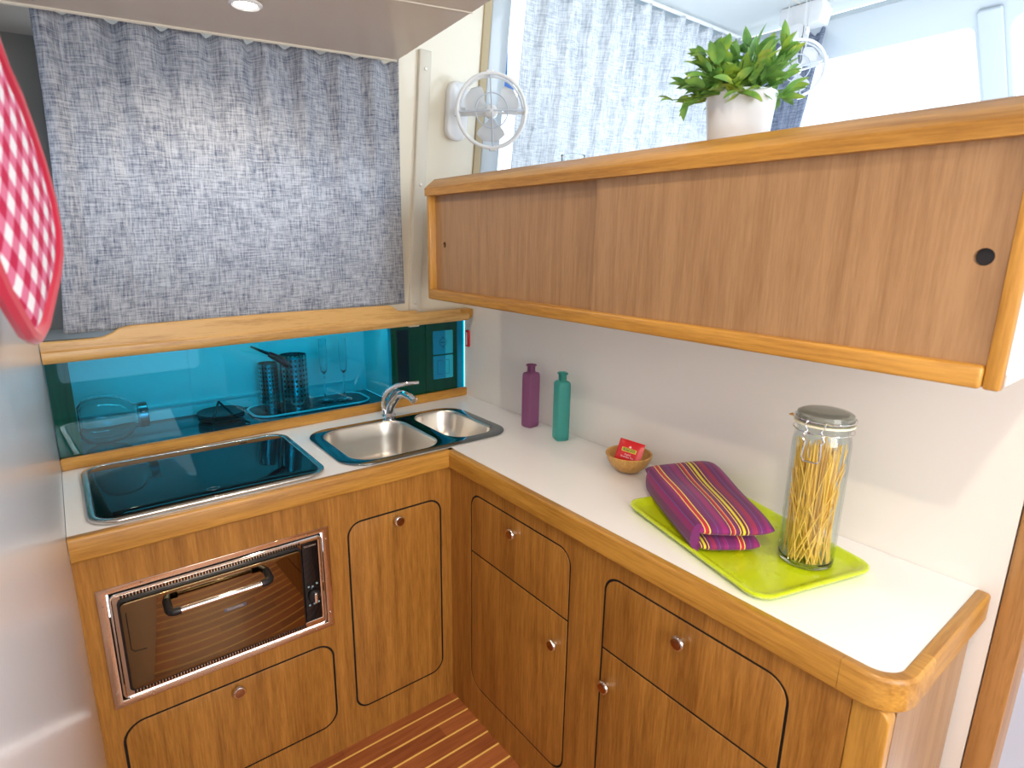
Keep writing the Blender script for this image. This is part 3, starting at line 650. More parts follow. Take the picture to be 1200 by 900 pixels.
link('door_seal_line', tube([(-1.292, CB-.0222, .695), (-1.292, CB-.0222, .60), (-1.286, CB-.0222, .592), (-1.262, CB-.0222, .590)], .0012, 6), black, dr)
h = link('handle_bar', tube([(-1.190, -.262, .683), (-1.006, -.262, .683)], .0068, 16), chrome, dr)
for x, s in ((-1.190, -1), (-1.006, 1)):
    link('handle_end', tube([(x-.002*s, -.262, .683), (x+.012*s, -.262, .683), (x+.018*s, -.259, .684), (x+.021*s, -.252, .686), (x+.021*s, -.235, .689), (x+.021*s, -.222, .691)], .0095, 14), black, dr)
link('maker_plate', plate(rr(-1.093, -1.040, .6135, .6225, .0015), [], .0012, FY(CB-.022), .0003), plain('blue_grey_plate', (.16, .18, .26), .3, .6), dr)
text('TECHIMPEX', .0075, frame((-1.0665, CB-.0235, .618), (1, 0, 0), (0, 0, 1), (0, -1, 0)), screw_m, 'maker_lettering', dr)
cp = link('control_strip', plate(rr(-.8875, -.845, .488, .727, .001), [], .006, FY(CB-.002), .0005), black_glass, t)
text('TECHIMPEX', .0065, frame((-.866, CB-.0084, .717), (1, 0, 0), (0, 0, 1), (0, -1, 0)), screw_m, 'maker_lettering', cp)
Mk = frame((-.864, CB-.008, .565), (1, 0, 0), (0, 0, 1), (0, -1, 0))
k = link('control_knob', lathe([(0, 0), (.017, 0), (.017, .006), (.0145, .009), (0, .009)], Mk, 24, cap=False), black, cp)
link('knob_grip', plate(rr(-.0045, .0045, -.0155, .0155, .004), [], .013, Mk @ Matrix.Translation((0, 0, .007)), .002), chrome, k)
sym = plain('pale_blue_symbols', (.25, .42, .50), .4)
for dx, dz in ((-.013, .030), (.010, .034), (-.002, .028), (-.013, -.027), (.0, -.026), (.012, -.024)):
    link('control_symbol', lathe([(0, .0007), (.0028, .0007), (.003, 0)], frame((-.864+dx, CB-.008, .565+dz), (1, 0, 0), (0, 0, 1), (0, -1, 0)), 10), sym, cp)
for (x, z) in ((-1.2535, .7505), (-.872, .7505), (-1.332, .715), (-1.332, .487), (-1.262, .4535), (-.862, .4535), (-.8195, .722), (-.8195, .492)):
    link('screw', lathe([(0, .0024), (.002, .002), (.0032, 0)], frame((x, y0-.004, z), (1, 0, 0), (0, 0, 1), (0, -1, 0)), 12, cap=False), chrome, t)

# ------------------------------------------------------------------ wall cabinet with sliding doors
UX = -.363
t = thing('wall_cabinet', 'long oak wall cabinet with two sliding doors on the bulkhead', 'cabinet', (-.18, -.74, 1.346))
Y0, Y1 = .002, -1.483
link('left_stile', B(UX, -.012, Y0-.018, Y0, 1.346, 1.69, .004), oak_z, t)
link('right_stile', B(UX, -.345, Y1, Y1+.020, 1.346, 1.69, .004), oak_z, t)
link('bottom_rail', prism([(-.006, 0), (-.008, .012), (-.008, .024), (-.005, .030), (.022, .030), (.022, 0)], (UX, Y1+.0205, 1.3465), (UX, Y0-.0185, 1.3465)) if False else B(UX-.006, UX+.03, Y1+.0205, Y0-.0185, 1.3465, 1.378, .005, 3), oak_y, t)
# top rail: upright band, then a chamfer running back to the top board
pr = [(UX-.006, 1.6645), (UX-.006, 1.687), (UX-.001, 1.692), (UX+.030, 1.7165), (UX+.036, 1.717), (UX+.036, 1.6645)]
b = bmesh.new(); A = [b.verts.new((q[0], Y0, q[1])) for q in pr]; D = [b.verts.new((q[0], Y1, q[1])) for q in pr]
for i in range(6): b.faces.new((A[i], A[(i+1) % 6], D[(i+1) % 6], D[i]))
b.faces.new(A); b.faces.new(D); link('top_rail', b, oak_y, t)
link('top_board', B(UX+.0365, -.0015, Y1+.001, Y0-.001, 1.685, 1.700), oak_y, t)
link('bottom_board', B(UX+.0305, -.0015, Y1+.001, Y0-.0185, 1.350, 1.366), white_wall, t)
link('end_panel', B(-.3445, -.0015, Y1+.001, Y1+.017, 1.3665, 1.6845), laminate, t)
link('interior', B(-.318, -.0015, Y1+.018, Y0-.019, 1.3665, 1.6845), dark_gap, t)
hl = circ(.0640+.003, 1.517, .0085, .0095, 24); hr_ = circ(1.436, 1.5185, .0115, .0115, 24)
d = link('sliding_door', plate([(.0165, 1.372), (.735, 1.372), (.735, 1.672), (.0165, 1.672)], [hl], .010, FX(UX+.032)), veneer_up, t)
link('finger_hole', plate(hl, [], .002, FX(UX+.0325)), dark_gap, d)
d = link('sliding_door', plate([(.727, 1.370), (1.4625, 1.370), (1.4625, 1.675), (.727, 1.675)], [hr_], .010, FX(UX+.0195)), veneer_up, t)
link('finger_hole', plate(hr_, [], .002, FX(UX+.0205)), black, d)

# ------------------------------------------------------------------ curtains
def curtain(name, P, nu, nv, amp, folds, mat, label, scallop=.006, pleat=0, group=None, seed=1, base=.35, sc=1., thick=.0012):
    """P(u,v) -> (point, normal) base surface, u across, v from hem (0) to heading (1)"""
    rnd = random.Random(seed); ph = [rnd.uniform(0, 6.28) for _ in range(6)]
    b = bmesh.new(); uvl = b.loops.layers.uv.new('UVMap'); g = []
    for j in range(nv+1):
        v = j/nv; row = []
        for i in range(nu+1):
            uu = i/nu; p, n_ = P(uu, v)
            w = folds*2*PI*uu
            a = amp*(base+(1-base)*v**2.2)
            dd = a*(.6*math.sin(w+ph[0]+.8*math.sin(2.1*uu*6.28+ph[1]))+.3*math.sin(1.9*w+ph[2]+v*.9)+.25*math.sin(.53*w+ph[3]-v*1.3))
            if pleat and v > .80: dd += pleat*((v-.80)/.20)*abs(math.sin(w*.5+ph[4]))*-1.2
            q = Vector(p)+Vector(n_)*dd
            if v > .93: q.z -= scallop*((v-.93)/.07)*(1-abs(math.cos(w*.5+ph[5])))
            row.append(b.verts.new(q))
        g.append(row)
    wd = (Vector(P(1, .5)[0])-Vector(P(0, .5)[0])).length; ht = (Vector(P(.5, 1)[0])-Vector(P(.5, 0)[0])).length
    for j in range(nv):
        for i in range(nu):
            fc = b.faces.new((g[j][i], g[j][i+1], g[j+1][i+1], g[j+1][i]))
            for lp, (a, c) in zip(fc.loops, ((i, j), (i+1, j), (i+1, j+1), (i, j+1))): lp[uvl].uv = (a/nu*wd*sc, c/nv*ht*sc)
    o = link(name, b, mat, recalc=False, angle=80)
    m = o.modifiers.new('thickness', 'SOLIDIFY'); m.thickness = thick; m.offset = 0
    return tag(o, label, 'curtain', group)
def P1(u_, v):
    xb = lerp(-1.318, -.292, u_); xt = lerp(-1.282, -.358, u_)
    bow = .012*math.sin(v*PI)*(1 if u_ < .5 else -.4)*abs(2*u_-1)
    zt = lerp(2.046, 2.093, u_); zb = lerp(1.272, 1.300, u_)
    x = lerp(xb, xt, v)+bow; yb = lerp(.272, .302, u_); yt = .172
    return (x, lerp(yb, yt, v), lerp(zb, zt, v)), (0, -1, .1)
curtain('curtain', P1, 170, 60, .021, 9, linen_grey, 'grey blue linen curtain above the oak rail and hob', .016, .014, base=.10)
def P2(u_, v):
    x = lerp(.105, 1.36, u_); z = lerp(1.73, 2.478, v); return (x, wy(z, .075), z), (0, -1, -.1)
curtain('curtain', P2, 240, 40, .034, 12, linen_sheer, 'pale sheer linen curtain behind the potted plant', .016, .010, seed=4)
def P3(u_, v):
    k = v**.8; a = lerp(0.03, .05, v); c = lerp(-.19, -.335, k)
    z = lerp(1.74, 2.455, v); return (lerp(1.385, 1.362, v), lerp(a, c, u_), z), (-1, 0, 0)
curtain('curtain', P3, 90, 30, .014, 7, linen_dark, 'bunched slate curtain at the corner behind the second fan', .010, .012, seed=9)
b = B(-1.37, -.37, .188, .204, 2.046, 2.056, .002)
for v in b.verts: v.co.z += .050*(v.co.x+1.37)
tag(link('curtain_rail', b, white_p), 'white curtain rail under the low ceiling', 'curtain rail')
tag(link('curtain_rail', tube([wpt(.06, 2.485, .075), wpt(1.40, 2.485, .075)], .008, 8), white_p), 'white curtain rail over the sheer curtain', 'curtain rail')

# ------------------------------------------------------------------ cabin fans
def fan(center, nrm, R0, wall_at, wall_n, label, plate_h=.095, tilt=0.0):
    t = thing('cabin_fan', label, 'fan', wall_at, 'white cabin fans')
    c = Vector(center); n_ = Vector(nrm).normalized(); ux = Vector((0, 0, 1)).cross(n_).normalized(); uy = n_.cross(ux)
    if tilt: ux, uy = ux*math.cos(tilt)+uy*math.sin(tilt), uy*math.cos(tilt)-ux*math.sin(tilt)
    M = frame(c, ux, uy, n_)
    ring = lambda R1, w: [M @ Vector((R1*math.cos(a), R1*math.sin(a), w)) for a in [k/48*2*PI for k in range(48)]]
    link('outer_ring', tube(ring(R0, .012), .0058, 10, True, bm=tube(ring(R0*.95, -.016), .004, 8, True)), white_p, t)
    gr = tube(ring(R0*.47, .024), .0022, 6, True)
    for k in range(4):
        a = k*PI/2+.05; gr = tube([M @ Vector((R0*q*math.cos(a), R0*q*math.sin(a), w)) for q, w in ((.05, .030), (.47, .025), (1, .012))], .0028, 6, bm=gr)
    link('guard', gr, plain('grey_white_guard', (.55, .60, .68), .3), t)
    for k in range(4):
        a = k*PI/2+.05; p = M @ Vector((R0*1.03*math.cos(a), R0*1.03*math.sin(a), .0))
        M2 = frame(p, -(ux*math.sin(a))+uy*math.cos(a), n_, ux*math.cos(a)+uy*math.sin(a))
        link('clip', plate(rr(-.012, .012, -.014, .014, .003), [], .012, M2 @ Matrix.Translation((0, 0, -.006)), .002), white_p, t)
    link('hub', lathe([(0, .020), (.012, .019), (.020, .014), (.022, .004), (.022, -.030), (.018, -.045), (0, -.046)], M, 28, cap=False), white_p, t)
    for k in range(3):
        b = bmesh.new(); a0 = k*2*PI/3+.5; g = []
        for i in range(9):
            q = i/8; rad = lerp(.018, R0*.84, q); hw = .20+.42*math.sin(min(1, q*1.15)*PI*.62)
            if q > .85: hw *= 1-.55*((q-.85)/.15)**2
            row = []
            for jj in range(7):
                s = jj/3-1; a = a0+s*hw; row.append(b.verts.new(M @ Vector((rad*math.cos(a), rad*math.sin(a), .004+.010*s))))
            g.append(row)
        for i in range(8):
            for jj in range(6): b.faces.new((g[i][jj], g[i+1][jj], g[i+1][jj+1], g[i][jj+1]))
        bmesh.ops.solidify(b, geom=list(b.faces), thickness=.002)
        link('blade', b, white_p, t, angle=60)
    w = Vector(wall_at); wn_ = Vector(wall_n).normalized(); side = Vector((0, 0, 1)).cross(wn_).normalized()
    if side.length < .1: side = Vector((0, 1, 0))
    Mw = frame(w, side, wn_.cross(side), wn_)
    link('wall_base', plate(rr(-.042, .042, -plate_h, plate_h, .036), [], .028, Mw, .008, 3), white_p, t)
    back = c-n_*.040
    link('bracket', tube([w+wn_*.018, lerp(w+wn_*.045, back, .35), back], [.016, .013, .014], 12), white_p, t)
    for s in (-1, 1):
        e = M @ Vector((s*R0*1.0, 0, -.004)); link('yoke_arm', tube([back, lerp(back, e, .6)-n_*.012, e], .0045, 8), white_p, t)
    return t
tocam = CP-Vector((-.06, .07, 1.965))
fan((-.066, .068, 1.960), (tocam.x*.9, tocam.y, -.15), .116, wpt(-.118, 1.975, .0205), (0, -tl.z, tl.y), 'round white cabin fan on the cream wall left of the sheer curtain')
cb_ = tag(link('corner_box', plate([(0, 0), (.17, 0), (.185, -.03), (.17, -.085), (.03, -.085), (0, -.06)], [], .08, frame((1.255, -.18, 2.4985), (0, -1, 0), (0, 0, 1), (1, 0, 0)), .006), white_p), 'white moulded box under the ceiling corner above the second fan', 'box')
tocam2 = CP-Vector((1.2, -.33, 2.27))
fan((1.19, -.315, 2.232), (tocam2.x, tocam2.y*1.15, -.1), .106, (1.2545, -.27, 2.385), (-1, 0, 0), 'round white cabin fan hanging by the windscreen behind the plant', plate_h=.022, tilt=.2)

# ceiling downlights (one in view, two more in the same ceiling nearer the viewer)
lens_m = plain('lit_lens', (1, 1, 1), .4, emis=((1, .96, .88), 14))
for lx, ly, lab, pw in ((-.896, -.135, 'small round downlight in the low ceiling in front of the grey curtain', 8), (-1.13, -1.70, 'small round downlight in the low ceiling by the left wall', 21), (-.66, -.95, 'small round downlight in the low ceiling beside the wall cabinet', 5)):
    lz = cz(lx)
    t = thing('downlight', lab, 'ceiling light', (lx, ly, lz), 'ceiling downlights')
    link('trim_ring', lathe([(.030, 0), (.036, -.001), (.036, -.004), (.030, -.007), (.024, -.004), (.024, 0)], Matrix.Translation((lx, ly, lz)), 32, cap=False), white_p, t)
    link('lens', lathe([(0, -.004), (.0235, -.003), (.0235, -.0015), (0, -.0015)], Matrix.Translation((lx, ly, lz)), 24, cap=False), lens_m, t)
    point('downlight_glow', (lx, ly, lz-.02), pw, (1, .84, .64), .025, 'SPOT', (lx, ly, 0), 2.75, .6)

# ------------------------------------------------------------------ oven mitt hanging on the left panel
A_ = Vector((-1.371, -1.12, 0)); B_ = Vector((-1.312, -.85, 0)); dv = (B_-A_).normalized()
def mp_(x, y, z): return ((Vector((x, y, 0))-A_).dot(dv), z)
pts = [(-1.333, -.947, 1.671), (-1.328, -.922, 1.655), (-1.323, -.898, 1.629), (-1.318, -.876, 1.600), (-1.314, -.860, 1.565), (-1.313, -.857, 1.533), (-1.316, -.868, 1.508), (-1.321, -.891, 1.487), (-1.330, -.932, 1.462), (-1.336, -.962, 1.444), (-1.342, -.987, 1.437), (-1.346, -1.007, 1.445), (-1.351, -1.029, 1.466), (-1.355, -1.049, 1.486), (-1.362, -1.078, 1.53), (-1.367, -1.10, 1.58), (-1.366, -1.097, 1.66), (-1.358, -1.06, 1.72), (-1.342, -1.0, 1.73)]
loop = [mp_(*p) for p in pts]
nn = Vector((dv.y, -dv.x, 0))
if nn.dot(CP-A_) < 0: nn = -nn
MM = frame((A_.x, A_.y, 0), dv, (0, 0, 1), nn)
t = thing('oven_mitt', 'red and white gingham oven mitt with crimson binding on the left wall', 'oven mitt', (-1.33, -.95, 1.44))
def pillow(loop, thick, M, name, mat, parent):
    b = bmesh.new(); uvl = b.loops.layers.uv.new('UVMap'); n_ = len(loop); cx = sum(p[0] for p in loop)/n_; cy = sum(p[1] for p in loop)/n_
    for sgn in (1, -1):
        rings = []
        for k in range(8):
            q = k/8; h = thick/2*math.sqrt(max(0, 1-(1-q)**3)); rings.append([b.verts.new((lerp(p[0], cx, q), lerp(p[1], cy, q), sgn*h)) for p in loop])
        cv = b.verts.new((cx, cy, sgn*thick/2))
        for A, D in zip(rings, rings[1:]):
            for i in range(n_): b.faces.new((A[i], A[(i+1) % n_], D[(i+1) % n_], D[i]))
        for i in range(n_): b.faces.new((rings[-1][i], rings[-1][(i+1) % n_], cv))
    bmesh.ops.remove_doubles(b, verts=b.verts, dist=1e-6)
    for fc in b.faces:
        for lp in fc.loops: lp[uvl].uv = (lp.vert.co.x, lp.vert.co.y)
    bmesh.ops.transform(b, matrix=M, verts=b.verts); return link(name, b, mat, parent, angle=70)
pillow(loop, .016, MM, 'mitt_body', ging_m, t)
link('binding', tube([MM @ Vector((p[0], p[1], 0)) for p in loop], .0075, 8, True), red_cloth, t)
link('hanging_loop', tube([MM @ Vector(p) for p in ((.09, 1.728, 0), (.085, 1.75, 0), (.095, 1.765, 0), (.105, 1.75, 0), (.10, 1.728, 0))], .002, 6), red_cloth, t)
lp2 = [(p[0]+.056, p[1]-.012) for p in loop]
M3 = frame((A_.x-.006, A_.y+.045, 0), dv, (0, 0, 1), nn)
o = pillow([(q[0]*.92, q[1]) for q in lp2[2:12]+[(.12, 1.60), (.16, 1.66)]], .010, M3, 'pot_cloth', bluegrey, None)
tag(o, 'pale blue cloth hanging behind the gingham mitt', 'cloth')
tag(link('wall_hook', tube([MM @ Vector((.095, 1.763, .0)), (-1.358, -1.03, 1.768), (-1.3735, -1.03, 1.770)], .003, 8), chrome), 'small hook holding the gingham mitt on the left wall', 'hook')

# ------------------------------------------------------------------ things on the worktop
def bottle(cx, cy, w, d, rot, h, mat, name, label):
    t = thing(name, label, 'bottle', (cx, cy, ZT+.0005), 'frosted glass bottles')
    R = Matrix.Translation((cx, cy, ZT+.0005)) @ Matrix.Rotation(rot, 4, 'Z')
    b = bmesh.new(); rings = []
    hb = h*.86
    for (s, z, rad) in ((.88, 0, .007), (.97, .003, .008), (1, .012, .008), (1, hb-.012, .008), (.975, hb-.003, .009), (.88, hb+.001, .010)):
        rings.append([b.verts.new((p[0], p[1], z)) for p in rr(-w/2*s, w/2*s, -d/2*s, d/2*s, rad, n=5)])
    for (rad, z) in ((.0145, hb+.004), (.0135, hb+.009), (.0135, h-.008), (.0185, h-.006), (.0185, h-.002), (.016, h), (.010, h), (.010, hb)):
        N_ = len(rings[0]); src = rings[0]
        rings.append([b.verts.new((rad*math.cos(math.atan2(v.co.y, v.co.x)), rad*math.sin(math.atan2(v.co.y, v.co.x)), z)) for v in src])
    N_ = len(rings[0])
    for A, D in zip(rings, rings[1:]):
        for i in range(N_): b.faces.new((A[i], A[(i+1) % N_], D[(i+1) % N_], D[i]))
    b.faces.new(rings[0]); b.faces.new(rings[-1]); bmesh.ops.transform(b, matrix=R, verts=b.verts)
    link('glass_body', b, mat, t); return t
bottle(-.060, -.168, .052, .044, .15, .222, purple_glass, 'bottle', 'frosted purple square glass bottle against the bulkhead')
bottle(-.068, -.335, .044, .050, -.35, .225, teal_bottle, 'bottle', 'frosted teal square glass bottle right of the purple one')
# bamboo bowl and tea sachet
bx_, by_ = -.098, -.652
tag(link('bowl', lathe([(0, 0), (.024, 0), (.034, .004), (.050, .018), (.060, .034), (.066, .052), (.0645, .054), (.060, .052), (.053, .034), (.042, .019), (.02, .010), (0, .009)], Matrix.Translation((bx_, by_, ZT+.0005)), 48, cap=False), bowl_m), 'small light wooden bowl holding a red tea sachet', 'bowl')
t = thing('tea_sachet', 'red foil tea sachet leaning in the wooden bowl', 'tea bag', (bx_-.005, by_, ZT+.02))
nrm_ = (CP-Vector((bx_, by_, .96))); nrm_.z = 0; nrm_.normalize(); nrm_ = Matrix.Rotation(-.30, 3, 'Z') @ nrm_
upv = (Vector((0, 0, 1))*math.cos(.45)-nrm_*math.sin(.45)).normalized(); side = upv.cross(nrm_).normalized(); n3 = side.cross(upv)
side2 = side*math.cos(.12)-upv*math.sin(.12); up2 = upv*math.cos(.12)+side*math.sin(.12)
Ms = frame(Vector((bx_-.008, by_-.008, .958)), side2, up2, n3)
b = bmesh.new(); g = []
for j in range(11):
    row = []
    for i in range(13):
        a, c = i/6-1, j/5-1; ed = max(abs(a), abs(c)); zig = .0006*((i+j) % 2) if ed > .99 else 0
        row.append((a*.037, c*.034, .0055*(1-abs(a)**4)*(1-abs(c)**4)+zig))
    g.append(row)
for s in (1, -1):
    vv = [[b.verts.new((p[0], p[1], p[2]*s if abs(p[2]) > .0007 else p[2])) for p in row] for row in g]
    for j in range(10):
        for i in range(12): b.faces.new((vv[j][i], vv[j][i+1], vv[j+1][i+1], vv[j+1][i]))
bmesh.ops.remove_doubles(b, verts=b.verts, dist=1e-5); bmesh.ops.transform(b, matrix=Ms, verts=b.verts)
link('foil', b, paper_red, t)
Mz = Ms @ Matrix.Translation((0, 0, .0058))
lb = link('name_band', plate([(-.022, -.001), (.020, -.001), (.020, .010), (-.022, .010)], [], .0005, Mz @ Matrix.Translation((0, .001, 0))), yellow_p, t)
link('name_panel', plate([(-.020, .0015), (.018, .0015), (.018, .0095), (-.020, .0095)], [], .0004, Mz @ Matrix.Translation((0, .0005, .0005))), dark_print, t)
text('TWININGS', .0078, Mz @ Matrix.Translation((-.001, .006, .0011)), yellow_p, 'lettering', t)
text('English', .0068, Mz @ Matrix.Translation((-.001, -.0075, .0004)), pink_print, 'lettering', t)
text('Breakfast Tea', .0068, Mz @ Matrix.Translation((-.001, -.0145, .0004)), pink_print, 'lettering', t)
link('crest', plate([(-.004, .0145), (0, .0185), (.004, .0145), (.0025, .0125), (-.0025, .0125)], [], .0005, Mz), pink_print, t)

# lime tray
t = thing('tray', 'lime green plastic tray under the folded cloth and pasta jar', 'tray', (-.192, -1.058, ZT))
tu = Vector((-.2725, -.962, 0)).normalized(); tv = Vector((.962, -.2725, 0)).normalized()
MT = frame((-.198, -1.056, ZT+.0005), tu, tv, (0, 0, 1))
if MT.to_3x3().determinant() < 0: MT = frame((-.198, -1.056, ZT+.0005), tu, -tv, (0, 0, 1))
b = bmesh.new(); rings = []
for ins, z in ((.012, 0), (.006, .004), (0, .012), (0, .0145), (.003, .0155), (.010, .0135), (.022, .0055), (.030, .0035)):
    rings.append([b.verts.new((p[0], p[1], z)) for p in rr(-.220+ins, .220-ins, -.152+ins, .152-ins, .040-ins*.5, n=8)])
N_ = len(rings[0])
for A, D in zip(rings, rings[1:]):
    for i in range(N_): b.faces.new((A[i], A[(i+1) % N_], D[(i+1) % N_], D[i]))
b.faces.new(rings[0]); b.faces.new(rings[-1]); bmesh.ops.transform(b, matrix=MT, verts=b.verts)
o = link('tray_body', b, lime, t)
ZF = ZT+.0045     # tray floor

# folded striped cloth: two layers
def slab(quad, z0, z1, name, parent, u0, u1, wav=.003, nu=44, nv=30, seed=2, curve=0, droop=0, lift=0):
    """quad corners: near-left, near-right, far-right, far-left (stripes run near to far)"""
    rnd = random.Random(seed); b = bmesh.new(); uvl = b.loops.layers.uv.new('UVMap'); q = [Vector((p[0], p[1], 0)) for p in quad]
    sides = {}
    ph = [rnd.uniform(0, 6) for _ in range(4)]
    def top(a, c):
        e = (1-abs(2*a-1)**5)*(1-abs(2*c-1)**8); e = max(0, e)**.5
        return e
    for sgn in (1, -1):
        g = []
        for j in range(nv+1):
            row = []
            for i in range(nu+1):
                a, c = i/nu, j/nv
                # concentrate samples at the rims
                a = .5-.5*math.cos(PI*a)*(.6+.4*abs(math.cos(PI*a))) if 0 < i < nu else float(i == nu)
                c = .5-.5*math.cos(PI*c)*(.6+.4*abs(math.cos(PI*c))) if 0 < j < nv else float(j == nv)
                ai, ci = a, c; s_, t_ = 2*a-1, 2*c-1; s_, t_ = s_*math.sqrt(1-.14*t_**4), t_*math.sqrt(1-.10*s_**4); ua_ = a; a, c = (s_+1)/2, (t_+1)/2
                p = q[0].lerp(q[1], a).lerp(q[3].lerp(q[2], a), c)
                dirv = (q[3]-q[0]).normalized(); sd = (q[1]-q[0]).normalized()
                p = p+sd*curve*math.sin(c*PI)
                zc_, hh = (z0+z1)/2, (z1-z0)/2
                z = zc_+sgn*hh*top(ai, ci)
                if sgn > 0: z += (wav*math.sin(5*a+ph[0]+2*c)+wav*.7*math.sin(9*c+ph[1]+3*a))*top(ai, ci)
                z += droop*(1-c)**2*(a**2)+lift*(c**2)*a
                row.append((b.verts.new((p.x, p.y, z)), ai, ci))
            g.append(row)
        for j in range(nv):
            for i in range(nu):
                cs = (g[j][i], g[j][i+1], g[j+1][i+1], g[j+1][i]); fc = b.faces.new([x[0] for x in cs])
                for lp, x in zip(fc.loops, cs): lp[uvl].uv = (lerp(u0, u1, x[1]), x[2])
    bmesh.ops.remove_doubles(b, verts=b.verts, dist=1e-6)
    return link(name, b, towel_m, parent, angle=80)
t = thing('folded_towel', 'folded purple cotton towel with yellow and red stripes on the green tray', 'towel', (-.2, -1.0, ZF))
slab([(-.348, -1.054), (-.230, -1.138), (-.050, -.88), (-.165, -.775)], ZF+.0003, ZF+.032, 'lower_fold', t, .50, 1.45, .001, seed=5)
slab([(-.352, -1.044), (-.219, -1.160), (-.010, -.868), (-.160, -.748)], ZF+.0325, ZF+.068, 'upper_fold', t, .0, 1.0, .003, seed=3, droop=.006, lift=.018)
b = bmesh.new(); lay = b.loops.layers.uv.new('UVMap'); pa = [Vector((-.334, -1.050, 0)), Vector((-.252, -.916, 0)), Vector((-.168, -.780, 0))]; rows = []
for i in range(25):
    q = i/24; c = pa[0].lerp(pa[2], q)+(pa[1]-pa[0].lerp(pa[2], .5))*math.sin(PI*q); ax = (pa[2]-pa[0]).normalized(); sd = Vector((-ax.y, ax.x, 0))
    row = []
    for k in range(17):
        a = PI/2+PI*k/16; e = math.sin(PI*min(1, .10+q*.9))**.25 if q > .5 else 1
        row.append((b.verts.new(c-sd*math.cos(a)*.020*e+Vector((0, 0, ZF+.034+.0325*math.sin(a)))), -.30*k/16, q))
    rows.append(row)
for A, D in zip(rows, rows[1:]):
    for k in range(16):
        cs = (A[k], A[k+1], D[k+1], D[k]); fc = b.faces.new([x[0] for x in cs])
        for lp, x in zip(fc.loops, cs): lp[lay].uv = (x[1], x[2])
b.faces.new([x[0] for x in rows[0]]); b.faces.new([x[0] for x in rows[-1]])
bmesh.ops.recalc_face_normals(b, faces=b.faces)
link('left_fold', b, towel_m, t, angle=80)

# spaghetti jar
jx, jy = -.178, -1.196
t = thing('storage_jar', 'tall clip-top glass jar full of spaghetti', 'jar', (jx, jy, ZF))
MJ = Matrix.Translation((jx, jy, ZF+.0004))
link('glass_body', lathe([(0, 0), (.046, 0), (.051, .004), (.052, .012), (.052, .255), (.050, .268), (.0465, .277), (.0465, .285), (.050, .287), (.050, .292), (.0435, .292), (.0435, .275), (.0485, .262), (.0492, .250), (.0492, .014), (.045, .008), (0, .008)], MJ, 56, cap=False), clear_thin, t)
link('glass_base', lathe([(0, .0012), (.046, .0012), (.0505, .005), (.0512, .012), (.049, .0145), (.0485, .0095), (.046, .0075), (0, .0075)], MJ, 48, cap=False), real_glass, t)
lid = link('glass_lid', lathe([(0, .318), (.030, .3185), (.042, .317), (.0495, .313), (.0515, .306), (.0515, .298), (.044, .2965), (.041, .299), (.038, .306), (0, .308)], MJ, 48, cap=False), plain('smoky_glass_lid', (.50, .52, .46), .05, trans=.75), t)
link('gasket', lathe([(.044, .2925), (.0535, .2925), (.0535, .2962), (.044, .2962), (.044, .2925)], MJ, 40, cap=False), plain('pale_rubber_gasket', (.90, .86, .62), .6), t)
link('gasket_tab', B(jx-.006, jx+.006, jy+.052, jy+.068, ZF+.2935, ZF+.2965, .001), plain('orange_rubber', (.75, .42, .12), .6), t)
cd = (CP-Vector((jx, jy, 0))); cd.z = 0; cd.normalize(); cd = Matrix.Rotation(-.25, 3, 'Z') @ cd; cs_ = Vector((-cd.y, cd.x, 0))
def J(a, s, z): return Vector((jx, jy, ZF))+cd*a+cs_*s+Vector((0, 0, z))
wr = tube([Vector((jx+.0535*math.cos(k/32*2*PI), jy+.0535*math.sin(k/32*2*PI), ZF+.281)) for k in range(32)], .0014, 6, True)
wr = tube([Vector((jx+.0545*math.cos(k/32*2*PI), jy+.0545*math.sin(k/32*2*PI), ZF+.304)) for k in range(32)], .0014, 6, True, bm=wr)
link('wire_band', wr, chrome, t)
cl = None
for s in (-1, 1):
    cl = tube([J(.053, s*.016, .306), J(.058, s*.017, .298), J(.060, s*.012, .290), J(.060, s*.016, .280), J(.0585, s*.019, .272), J(.058, s*.014, .264)], .0016, 8, bm=cl)
    cl = tube([J(.058+.005*math.cos(a), s*.016, .281+.005*math.sin(a)) for a in [k/12*2*PI for k in range(12)]], .0016, 6, True, bm=cl)
cl = tube([J(.059, -.014, .268), J(.0595, -.016, .235), J(.0595, -.012, .228), J(.0595, .012, .228), J(.0595, .016, .235), J(.059, .014, .268)], .0018, 8, bm=cl)
link('clamp', cl, chrome, t)
# spaghetti: a loose bundle, and the crossing strands in front
rnd = random.Random(11); b = None
def strand(p, q, bm):
    pts_ = [Vector(p), Vector(q)]
    return tube(pts_, .0012, 5, bm=bm)
sb = bmesh.new()
for k in range(130):
    a = rnd.uniform(0, 2*PI); rad = .044*math.sqrt(rnd.random()); a2 = a+rnd.gauss(0, .22); rad2 = min(.045, abs(rad*.85+rnd.gauss(0, .006)))
    z1 = rnd.uniform(.225, .262)
    sb = strand((jx+rad2*math.cos(a2)*.9, jy+rad2*math.sin(a2)*.9, ZF+.0105), (jx+rad*math.cos(a), jy+rad*math.sin(a), ZF+z1), sb)
for k in range(26):
    a = rnd.uniform(2.6, 5.2); a2 = a+PI*rnd.uniform(.35, .62)*rnd.choice((-1, 1)); rr0 = .0455
    z1 = rnd.uniform(.12, .25)
    sb = strand((jx+rr0*math.cos(a), jy+rr0*math.sin(a), ZF+.0105), (jx+rr0*math.cos(a2), jy+rr0*math.sin(a2), ZF+z1), sb)
o = link('spaghetti', sb, pasta_m); tag(o, 'dry yellow spaghetti standing in the clip-top jar', 'pasta', kind='stuff')

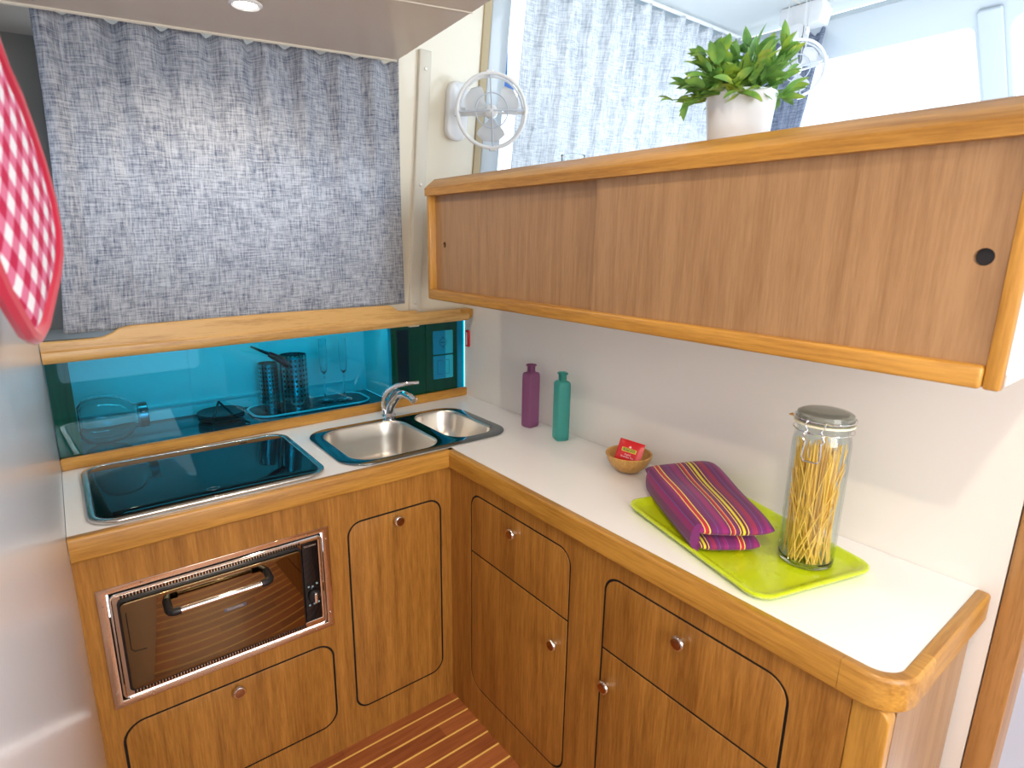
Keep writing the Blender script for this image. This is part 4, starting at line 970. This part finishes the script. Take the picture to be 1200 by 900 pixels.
# ------------------------------------------------------------------ on top of the wall cabinet
px_, py_, pz_ = -.185, -.950, 1.7005
t = thing('potted_plant', 'bushy green plant in a ribbed white pot on the wall cabinet', 'plant', (px_, py_, pz_))
MP = Matrix.Translation((px_, py_, pz_))
link('pot', lathe([(0, 0), (.054, 0), (.056, .003), (.067, .114), (.0685, .116), (.0685, .120), (.066, .120), (.0645, .118), (.052, .01), (0, .01)], MP, 48, cap=False), pot_m, t)
link('soil', lathe([(0, .108), (.040, .107), (.0635, .104)], MP, 32, cap=False), plain('dark_soil', (.02, .013, .008), .9), t)
rnd = random.Random(5); lb_ = bmesh.new(); lay = lb_.loops.layers.uv.new('UVMap'); st = None
def leaf(b, base, d, L_, w):
    d = Vector(d).normalized(); s = d.cross(Vector((rnd.gauss(0, .5), rnd.gauss(0, .5), 1))).normalized(); nz = s.cross(d)
    rows = []
    for i in range(7):
        q = i/6; hw = w*math.sin(PI*min(1, .06+q*.94))**.8*(1-.25*q); c = Vector(base)+d*L_*q+nz*(-.22*L_*(q-.3)**2)
        rows.append([b.verts.new(c-s*hw+nz*hw*.35), b.verts.new(c), b.verts.new(c+s*hw+nz*hw*.35)])
    for A, D in zip(rows, rows[1:]):
        for i in range(2): b.faces.new((A[i], A[i+1], D[i+1], D[i]))
for k in range(78):
    a = rnd.uniform(0, 2*PI); el = rnd.uniform(.12, 1.4) if k > 12 else rnd.uniform(-.1, .35); ln_ = rnd.uniform(.045, .120)*(1.0 if el < .6 else .85)
    base = Vector((px_+.04*rnd.random()*math.cos(a), py_+.04*rnd.random()*math.sin(a), pz_+.106)); d = Vector((math.cos(a)*math.cos(el), math.sin(a)*math.cos(el), math.sin(el)))
    tip = base+d*ln_+Vector((0, 0, .01)); st = tube([base, base.lerp(tip, .5)+Vector((0, 0, .008)), tip], .0012, 5, bm=st)
    for m_ in range(6):
        q = rnd.uniform(.45, 1.05); p = base.lerp(tip, q); dd = d+Vector((rnd.gauss(0, .75), rnd.gauss(0, .75), rnd.gauss(.15, .5))); leaf(lb_, p, dd, rnd.uniform(.030, .050), rnd.uniform(.0085, .0125))
link('stems', st, plain('green_stems', (.10, .18, .03), .6), t)
link('foliage', lb_, leaf_m, t, angle=80, recalc=False)
tag(link('drinking_glass', lathe([(0, 0), (.026, 0), (.030, .004), (.034, .066), (.035, .0685), (.0335, .0685), (.0315, .066), (.028, .008), (0, .007)], Matrix.Translation((-.115, -.395, 1.7005)), 36, cap=False), real_glass), 'small clear glass on the wall cabinet, only its rim showing', 'glass')

dq = (f+(593-600)/682.31*r2-(112-450)/682.31*u2); qq = CP+dq*((1.6-CP.y)/dq.y)
tag(link('boat_fender', lathe([(0, -.10), (.04, -.08), (.05, -.05), (.05, .05), (.04, .08), (.008, .10), (.006, .9), (0, .9)], Matrix.Translation(qq), 24, cap=False), plain('navy_blue_vinyl', (.01, .08, .28), .5)), 'blue fender outside, seen in the gap behind the left fan', 'fender')
del o
for ob in S.objects:
    if '_o' in ob: del ob['_o']
